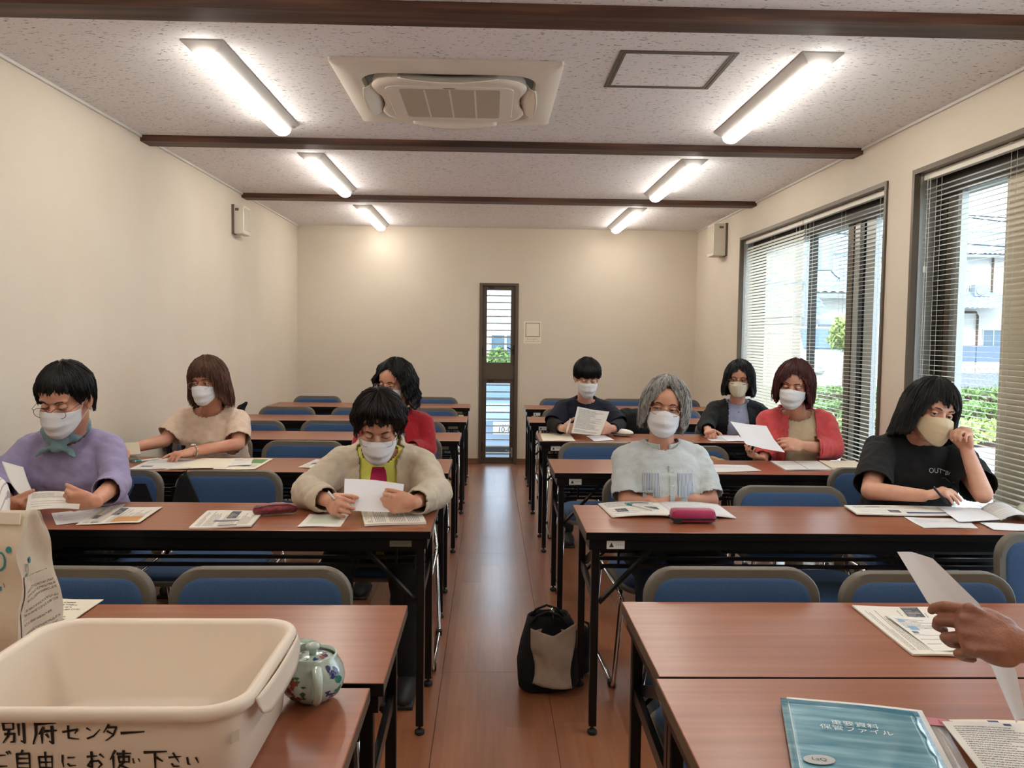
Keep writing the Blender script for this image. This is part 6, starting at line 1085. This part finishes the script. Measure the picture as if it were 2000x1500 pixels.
# brush strokes per character in a 10 x 10 cell
KJ = {'別': [[(1,9.3),(1.2,6.3),(5,6.5)],[(1,9.3),(5,9.5),(5,6.5)],[(3.2,6.3),(2.6,3.5),(.6,.8)],[(1.5,4.4),(5.2,4.6),(4.9,1.2),(3.6,1)],[(7,8.6),(7,4)],[(9,9.6),(9,.8),(7.8,1.5)]],
 '府': [[(5,9.8),(5.3,8.8)],[(1.5,8.4),(9.2,8.9)],[(2,8.3),(1.8,4.4),(.6,.6)],[(4.6,7),(3,4.6)],[(3.9,5.4),(3.9,.9)],[(5,5.6),(9.4,5.9)],[(7.8,7.4),(7.8,.8),(6.7,1.5)],[(5.6,4.3),(6.3,3.2)]],
 'セ': [[(1,5.4),(8.4,6.8),(7,4.6)],[(3.8,8.6),(3.7,2.2),(8.6,1.6)]], 'ン': [[(1.6,7.6),(3.4,6.4)],[(1.6,1.6),(5,3),(8.6,6.8)]], 'タ': [[(4.2,9.2),(1.6,5.2)],[(4,7.8),(8,7.9),(6.2,3.6),(2.6,.8)],[(3.4,5.8),(6.4,4)]], 'ー': [[(.6,4.8),(9.6,5.4)]],
 'ご': [[(2.4,7.6),(7,7.8)],[(2.4,3),(3.6,1.8),(7.6,2)],[(7.8,9.6),(8.5,8.5)],[(9,9.9),(9.7,8.8)]], '自': [[(5,9.8),(4.2,8.4)],[(2.4,8),(2.3,.8)],[(2.4,8),(7.8,8.3),(7.8,.8)],[(2.6,5.9),(7.6,6)],[(2.6,3.6),(7.6,3.7)],[(2.4,1.2),(7.8,1.3)]],
 '由': [[(1.8,6.8),(1.9,.8)],[(1.8,6.8),(8.2,7.1),(8.1,.8)],[(5,9.4),(5,1)],[(2,4),(8,4.1)],[(1.9,1.1),(8.1,1.2)]], 'に': [[(2.2,8),(1.9,4.4),(2.4,1.2)],[(5,6.6),(8.6,6.8)],[(4.8,3),(5.8,1.8),(9,2)]],
 'お': [[(1.6,6.8),(6,7.2)],[(3.6,9.2),(3.5,1.6),(1.6,2.4),(3,4.4),(6.6,4.8),(8,3),(6.4,1.2)],[(7.4,8),(9,6.6)]], '使': [[(3,9.4),(.8,5.4)],[(2,6.8),(2,.8)],[(3.8,8),(9.4,8.2)],[(4.4,6.6),(4.5,4)],[(4.4,6.6),(8.8,6.7),(8.7,4.1)],[(4.5,4.2),(8.7,4.3)],[(6.6,9.4),(6.4,4),(3.2,.6)],[(4.6,2.8),(9.6,.6)]],
 'い': [[(1.8,6.6),(2.2,2.8),(3.4,2.4)],[(6.6,6.4),(7.8,3.6)]], '下': [[(.8,8.4),(9.6,8.8)],[(5,8.6),(4.9,.4)],[(5.6,6.2),(7.8,4.6)]], 'さ': [[(1.6,6.6),(8,7.2)],[(4,9.2),(6.8,4)],[(3,3),(4,1.4),(7,1.4)]]}
def brush(x, z, s, ch, y, r=1.0):
    P = []
    for st in KJ[ch]:
        pts = [(x+(a-5)/10*s, z+(b_-5)/10*s) for a, b_ in st]; rs = [s*.045*r] + [s*.038*r]*(len(pts)-1); rs[-1] = s*.020*r
        for (a, b_), (c_, d_), r0, r1 in zip(pts, pts[1:], rs, rs[1:]):
            l = math.hypot(c_-a, d_-b_)+1e-9; nx, nz = -(d_-b_)/l, (c_-a)/l; ex, ez = (c_-a)/l*r0*.5, (d_-b_)/l*r0*.5
            P.append(([(a-ex+nx*r0, y, b_-ez+nz*r0), (a-ex-nx*r0, y, b_-ez-nz*r0), (c_+ex-nx*r1, y, d_+ez-nz*r1), (c_+ex+nx*r1, y, d_+ez+nz*r1)], [(0, 1, 2, 3)]))
    return merge(*P)
yf = cy-hy-.0002
for line, z, xs, sz in (('別府センター', .8035, (-.636, -.595, -.560, -.530, -.507, -.478), (.030, .032, .024, .022, .024, .030)), ('ご自由にお使い下さい', .7635, (-.655, -.626, -.596, -.566, -.530, -.496, -.474, -.449, -.422, -.398), (.024, .027, .024, .022, .026, .028, .014, .030, .022, .022))):
    for ch, x, s in zip(line, xs, sz): 
        o = put('handwriting', *brush(x, z+.002, s*1.12, ch, 0, 1.4), 'marker', t)
        for v in o.data.vertices: zz = v.co.z + .70; v.co.y = (cy-hy) - (1.28) - .0012 + .008*(1-(zz-.708)/(zt-.026-.708))
# ---- paper bag
m_ = M('kraft_white', '#cdbfa8', .75, bump=(18, .35)); M('bag_teal', '#2a7f80', .6)
t = empty('paper_bag', (-1.09, 1.71, .70), 'tall cream paper bag with teal printing and folded top', 'bag')
x0, x1, y0, y1, zb, zt2 = -1.27, -.925, 1.625, 1.800, .7005, .978
def bagp(u, w):   # u round the bag, w up
    per = [(x0, y0), (x1, y0), (x1, y1), (x0, y1)]; k = u*4; i = int(k) % 4; f = k-int(k); a = per[i]; b_ = per[(i+1) % 4]; x = a[0]+(b_[0]-a[0])*f; y = a[1]+(b_[1]-a[1])*f; ym = (y0+y1)/2
    sq = max(0, (w-.35)/.65)**1.3; y = y + (ym-.03-y)*sq*.80; x = x - .010*math.sin(w*7+u*9)*min(w, 1-w*.3) * (1 if x > -1.1 else .5); 
    if i == 1: x -= .014*math.sin(PI*f)*math.sin(PI*min(1, w*1.05)) - .012*abs(math.sin(w*9+f*5))*.6
    return (x, y + .006*math.sin(w*11+u*12), zb + (zt2-zb)*w + .008*math.sin(u*6)*w)
V, F = grid(bagp, 64, 22, closed_u=True); o = put('bag_body', V, F, m_, t, smooth=40); add_mod(o, 'SOLIDIFY', thickness=.001)
V, F = grid(lambda u, v: (x0+(x1-x0)*u - .006, (y0+y1)/2-.048 - .004*v, zt2+.004-.022*v+.002*math.sin(u*9)), 20, 3); o = put('folded_top', V, F, M('paper_edge', '#e0d8c6', .8), t); add_mod(o, 'SOLIDIFY', thickness=.004)
def on_bag(geo, u0, w0, du, dw, side, mat, name):
    out = []
    for v in geo[0]: p = np.array(bagp(min(.999, max(0, u0 + v[0]*du)), min(1, max(0, w0 + v[1]*dw)))); p = p + (np.array((0, -.0022, 0)) if side == 0 else np.array((.0022, 0, 0))); out.append(p)
    put(name, out, geo[1], mat, t)
on_bag(text('り', .050), .226, .66, .72, 3.6, 0, 'bag_teal', 'brand_letter'); on_bag(lathe([(0, 0), (.006, 0), (.006, .0001)], 16), .241, .75, .72, 3.6, 0, 'bag_teal', 'brand_dot')
on_bag(text('つ', .050), .190, .74, .72, 3.6, 0, 'bag_teal', 'brand_letter'); on_bag(text('り', .032), .350, .56, 1.1, 3.6, 1, 'bag_teal', 'brand_letter'); on_bag(lathe([(0, 0), (.007, 0), (.007, .0001)], 16), .372, .63, 1.1, 3.6, 1, 'bag_teal', 'brand_dot')
for w_ in (.47, .36, .13): V, F = grid(lambda u, v: tuple(np.array(bagp(.10+.125*u, w_+.028*v)) + np.array((0, -.0022, 0))), 12, 3); put('teal_bar', V, F, 'bag_teal', t)
for w0, w1 in ((.39, .465), (.17, .35), (.02, .12)): V, F = grid(lambda u, v: tuple(np.array(bagp(.10+.12*u, w0+(w1-w0)*v)) + np.array((0, -.0020, 0))), 12, 5); put('small_print', V, F, 'bag_text', t, uv=[(i/11, j/4*.25) for j in range(5) for i in range(12)])
V, F = grid(lambda u, v: tuple(np.array(bagp(.27+.20*u, .05+.47*v)) + np.array((.0022, 0, 0))), 12, 12); put('care_panel', V, F, 'bag_text', t, uv=[(i/11*.6, j/11*.9) for j in range(12) for i in range(12)])
on_bag(text('ください', .016), .20, .50, 1.0, 3.6, 0, 'ink_grey', 'small_lettering')
# ---- teapot
M('porcelain', '#b4c4ba', .15, coat=.6, spec=.6); M('cobalt', '#232a66', .2, coat=.5); M('glaze_red', '#8f3a2c', .3); M('glaze_green', '#2d5a35', .3); M('glaze_teal', '#1f7a63', .3)
tc_ = np.array((-.308, 1.452, Z)); t = empty('teapot', tuple(tc_), 'painted porcelain teapot with a lid and loop handle', 'teapot')
prof = [(.026, .0), (.031, .001), (.033, .004), (.046, .012), (.054, .026), (.0565, .042), (.053, .058), (.046, .070), (.0425, .076), (.0425, .082), (.0400, .0825), (.0395, .076)]
def pr(z): return float(np.interp(z, [b_ for _, b_ in prof[:10]], [a for a, _ in prof[:10]]))
V, F = lathe(prof, 56, tuple(tc_), cap1=False); V = np.array(V)
d_ = V - tc_; ang = np.arctan2(d_[:, 1], d_[:, 0]); k_ = np.exp(-((np.angle(np.exp(1j*(ang-math.radians(118)))))/.42)**2)*np.clip((d_[:, 2]-.062)/.02, 0, 1); V[:, :2] += (d_[:, :2]/np.linalg.norm(d_[:, :2], axis=1)[:, None])*(k_*.016)[:, None]; V[:, 2] += k_*.007
put('pot_body', V, F, 'porcelain', t, smooth=True)
put('lid', *lathe([(.0390, .070), (.037, .0735), (.028, .0765), (.014, .0785), (.008, .079)], 40, tuple(tc_)), 'porcelain', t, smooth=True); put('lid_knob', *lathe([(.006, .078), (.0065, .087), (.013, .092), (.013, .096), (.009, .100), (.0, .101)], 24, tuple(tc_), cap1=False), 'porcelain', t, smooth=True)
put('spout', *tube([tc_+np.array((-.040, .018, .052)), tc_+np.array((-.055, .024, .068)), tc_+np.array((-.066, .03, .084)), tc_+np.array((-.074, .034, .092))], [.017, .012, .009, .010], 16), 'porcelain', t, smooth=True)
ha = math.radians(-72); hd = np.array((math.cos(ha), math.sin(ha), 0)); put('handle', *tube([tc_+hd*.046+np.array((0, 0, .066)), tc_+hd*.062+np.array((0, 0, .074)), tc_+hd*.078+np.array((0, 0, .066)), tc_+hd*.083+np.array((0, 0, .048)), tc_+hd*.076+np.array((0, 0, .030)), tc_+hd*.060+np.array((0, 0, .016)), tc_+hd*.046+np.array((0, 0, .012))], [.008, .0095, .009, .0075, .007, .007, .008], 14, flat=.75), 'porcelain', t, smooth=True)
rp = random.Random(4)
def decal(a, z, pts, mat, nm, lid=False):
    V = []
    for x, y in pts:
        if lid: rr = .022 + y; V.append(tc_ + np.array((math.cos(math.radians(a)+x/.024)*rr, math.sin(math.radians(a)+x/.024)*rr, float(np.interp(rr, [.008, .014, .028, .0375], [.079, .0785, .0765, .0735]))+.0009)))
        else: zz = z+y; R_ = pr(zz)+.0007; q = math.radians(a)+x/R_; V.append(tc_ + np.array((math.cos(q)*R_, math.sin(q)*R_, zz)))
    return V
def blob(n, r, asp=1.0, ph=0): return [(r*(1+.35*math.cos(2*k))*math.cos(2*PI*k/n+ph), asp*r*(1+.3*math.sin(3*k))*math.sin(2*PI*k/n+ph)) for k in range(n)]
for a, z, nm, mt, cnt, sp in ((-118, .058, 'painted_leaf', 'glaze_green', 6, (14, .008)), (-116, .034, 'painted_flower', 'glaze_red', 14, (13, .016)), (-150, .042, 'painted_band', 'cobalt', 9, (9, .028)), (-38, .058, 'painted_flower', 'cobalt', 8, (9, .010)), (-28, .036, 'painted_robe', 'glaze_teal', 6, (7, .014)), (-44, .022, 'painted_leaf', 'cobalt', 5, (8, .008)), (-112, .014, 'painted_ground', 'bark', 9, (14, .003)), (-95, .030, 'painted_leaf', 'glaze_green', 3, (4, .014))):
    P = [];
    for _ in range(cnt): aa, zz = a+rp.uniform(-sp[0], sp[0]), z+rp.uniform(-sp[1], sp[1]); v = decal(aa, max(.004, zz), blob(10, rp.uniform(.0028, .0052) if mt != 'cobalt' or a > -100 else .0075, rp.choice((1, .5, 1.4)), rp.random()), mt, nm); P.append((v, [tuple(range(len(v)))]))
    put(nm, *merge(*P), mt, t)
for k in range(10): v = decal(k*36+rp.uniform(-8, 8), 0, blob(9, rp.uniform(.003, .006), 1), None, '', True); put('lid_painting', v, [tuple(range(len(v)))], ('cobalt', 'glaze_red', 'cobalt', 'glaze_green')[k % 4], t)
put('tissue', *remesh([ell((-.352, 1.545, Z+.02), (.022, .03, .02)), ell((-.345, 1.53, Z+.045), (.016, .016, .018)), ell((-.36, 1.52, Z+.07), (.010, .014, .016))], .005, 3), 'paper', None, smooth=True)
tag([o for o in C.objects if o.name.startswith('tissue')][-1], 'crumpled white tissue between the tub and the teapot', 'tissue')
# ---- tote bag on the floor
t = empty('tote_bag', (.24, 3.12, 0), 'black tote bag with a linen pocket standing in the aisle', 'bag')
def sring(cx_, cy_, a, b_, z, n=36, e=3.2, rot=.15):
    P = []
    for k in range(n): w = 2*PI*k/n; c_, s_ = math.cos(w), math.sin(w); q = (abs(c_)**e+abs(s_)**e)**(-1/e); x, y = a*q*c_, b_*q*s_; P.append((cx_+x*math.cos(rot)-y*math.sin(rot), cy_+x*math.sin(rot)+y*math.cos(rot), z))
    return P
V, F = bandm([sring(.235, 3.13, .098, .070, .002), sring(.235, 3.13, .112, .082, .02), sring(.232, 3.13, .116, .086, .10), sring(.235, 3.13, .108, .076, .18), sring(.238, 3.13, .092, .056, .25), sring(.236, 3.13, .080, .044, .285), sring(.238, 3.13, .070, .036, .27), sring(.238, 3.13, .070, .036, .20)]); F.append(tuple(range(36))[::-1]); F.append(tuple(7*36+i for i in range(36)))
o = put('bag_body', V, F, 'black_cloth', t, smooth=True); add_mod(o, 'DISPLACE', texture=tex('folds_big', .075), strength=.022, mid_level=.5)
M('linen', '#a89380', .9, bump=(300, .4), var=(14, '#9a8674'))
V, F = grid(lambda u, v: (.172+.152*u + .018*math.sin(v*5)*(.5-u), 3.028-.022*math.sin(PI*u)-.004*math.sin(9*v+4*u), .052+.175*v*(1+.12*u) - .02*u*(1-v) + (.035*abs(u-.5)*2 if v > .9 else 0)), 22, 18); o = put('linen_pocket', V, F, 'linen', t, smooth=True); add_mod(o, 'DISPLACE', texture=tex('folds_small', .03), strength=.010, mid_level=.5); add_mod(o, 'SOLIDIFY', thickness=.003)
for s in (-1, 1): V, F = grid(lambda u, v: (.243+s*.052 + s*.014*v - s*.03*u*v, 3.03-.01*v+.02*u, .205+.05*v), 6, 8); o = put('linen_fold', V, F, 'linen', t, smooth=True); add_mod(o, 'SOLIDIFY', thickness=.003)
for dy in (0, .075): put('carry_strap', *tube([(.165, 3.085+dy, .255), (.19, 3.07+dy, .295), (.23, 3.06+dy, .315), (.27, 3.065+dy, .30), (.305, 3.08+dy, .255)], .010, 8, flat=.45), 'black_cloth', t, smooth=True)
put('umbrella_handle', *tube([(.25, 3.10, .18), (.25, 3.09, .30), (.245, 3.08, .318)], .007, 8), 'chrome', t, smooth=True)
t = empty('shoulder_pouch', (.385, 3.26, 0), 'small black pouch with a strap beside the tote bag', 'bag'); V, F = remesh([ell((.385, 3.24, .115), (.040, .06, .085)), ell((.39, 3.25, .045), (.036, .05, .045))], .007, 3); put('pouch_body', V, F, 'black_cloth', t, smooth=True); put('pouch_strap', *tube([(.36, 3.22, .18), (.37, 3.2, .235), (.40, 3.2, .22), (.41, 3.22, .17)], .007, 6, flat=.4), 'black_cloth', t)
# ---- things on chairs
t = empty('chair_strap_bag', (-1.455, 3.49, .62), 'black flap hanging over the chair back of the woman in lavender', 'bag'); V, F = grid(lambda u, v: (-1.4535 + (u-.5)*(.044+.085*v), 3.488-.012*v-.002, .712-.10*v), 6, 8); o = put('flap', V, F, 'black_cloth', t); add_mod(o, 'SOLIDIFY', thickness=.006); put('buckle', *box(-1.478, -1.43, 3.478, 3.484, .700, .712, .001), 'black_metal', t)
t = empty('hanging_bag', (-1.27, 3.50, .58), 'black bag hung over a corner of the empty chair', 'bag'); V, F = grid(lambda u, v: (-1.275 + (u-.5)*(.03+.13*v) + .02*v, 3.490-.012*v - .012*math.sin(PI*u)*v, .748-.18*v), 8, 10); o = put('bag_side', V, F, 'black_cloth', t, smooth=True); add_mod(o, 'SOLIDIFY', thickness=.012); put('hanging_strap', *tube([(-1.29, 3.545, .62), (-1.285, 3.54, .757), (-1.275, 3.50, .760), (-1.27, 3.485, .72)], .009, 8, flat=.4), 'black_cloth', t); put('strap_buckle', *box(-1.325, -1.295, 3.478, 3.486, .66, .70, .001), 'black_metal', t)
t = empty('coat', (1.05, 5.80, .45), 'black coat draped over the chair beside the person in navy', 'coat'); V, F = remesh([cap((.95, 5.80, .80), (1.14, 5.81, .80), .050, .045, 14), ell((1.03, 5.77, .68), (.135, .065, .16)), cap((.93, 5.76, .80), (.90, 5.72, .60), .042, .036, 12)], .010, 4); o = put('coat_body', V, F, 'black_cloth', t, smooth=True); add_mod(o, 'DISPLACE', texture=tex('folds_big', .075), strength=.02, mid_level=.5)
put('coat_sleeve', *tube([(.915, 5.735, .82), (.895, 5.70, .72), (.90, 5.69, .60)], [.036, .034, .030], 12), 'black_cloth', t, smooth=True)
t = empty('black_backpack', (-1.45, 4.95, .45), 'black backpack edge behind the shoulder of the woman in pale pink', 'backpack'); V, F = remesh([ell((-1.46, 4.90, .80), (.035, .05, .13)), cap((-1.455, 4.9, .90), (-1.425, 4.9, .935), .022, .012, 10), ell((-1.44, 4.91, .66), (.03, .05, .10))], .008, 3); put('pack_body', V, F, 'black_cloth', t, smooth=True); put('pack_strap', *tube([(-1.47, 4.86, .86), (-1.49, 4.85, .78), (-1.47, 4.86, .70)], .008, 6, flat=.4), 'black_cloth', t)
t = empty('tan_wrap', (1.26, 4.33, .62), 'folded tan cloth bag on the chair beside the coral hoodie', 'bag'); V, F = remesh([ell((1.25, 4.40, .64), (.07, .035, .05), rotm(0, 0, 20)), cap((1.20, 4.395, .70), (1.30, 4.385, .665), .020, .014, 12), ell((1.20, 4.40, .60), (.05, .03, .05))], .006, 2); o = put('cloth_body', V, F, M('tan_cloth', '#b08f62', .8, bump=(200, .2)), t, smooth=True); add_mod(o, 'DISPLACE', texture=tex('folds_small', .03), strength=.012, mid_level=.5); put('cloth_fold', *tube([(1.19, 4.37, .685), (1.24, 4.365, .70), (1.31, 4.36, .672)], [.008, .010, .006], 8), 'tan_cloth', t, smooth=True)
t = empty('patterned_bag', (-.98, 4.35, .44), 'dark red patterned bag lying on the empty chair', 'bag'); V, F = remesh([ell((-.90, 4.40, .53), (.12, .09, .085)), ell((-.98, 4.38, .51), (.08, .08, .065))], .010, 3); put('bag_body', V, F, M('dark_pattern', '#3a1418', .8, var=(90, '#6d4a48')), t, smooth=True); put('bag_handle', *tube([(-.95, 4.35, .60), (-.92, 4.34, .64), (-.88, 4.35, .60)], .006, 8), 'dark_pattern', t)
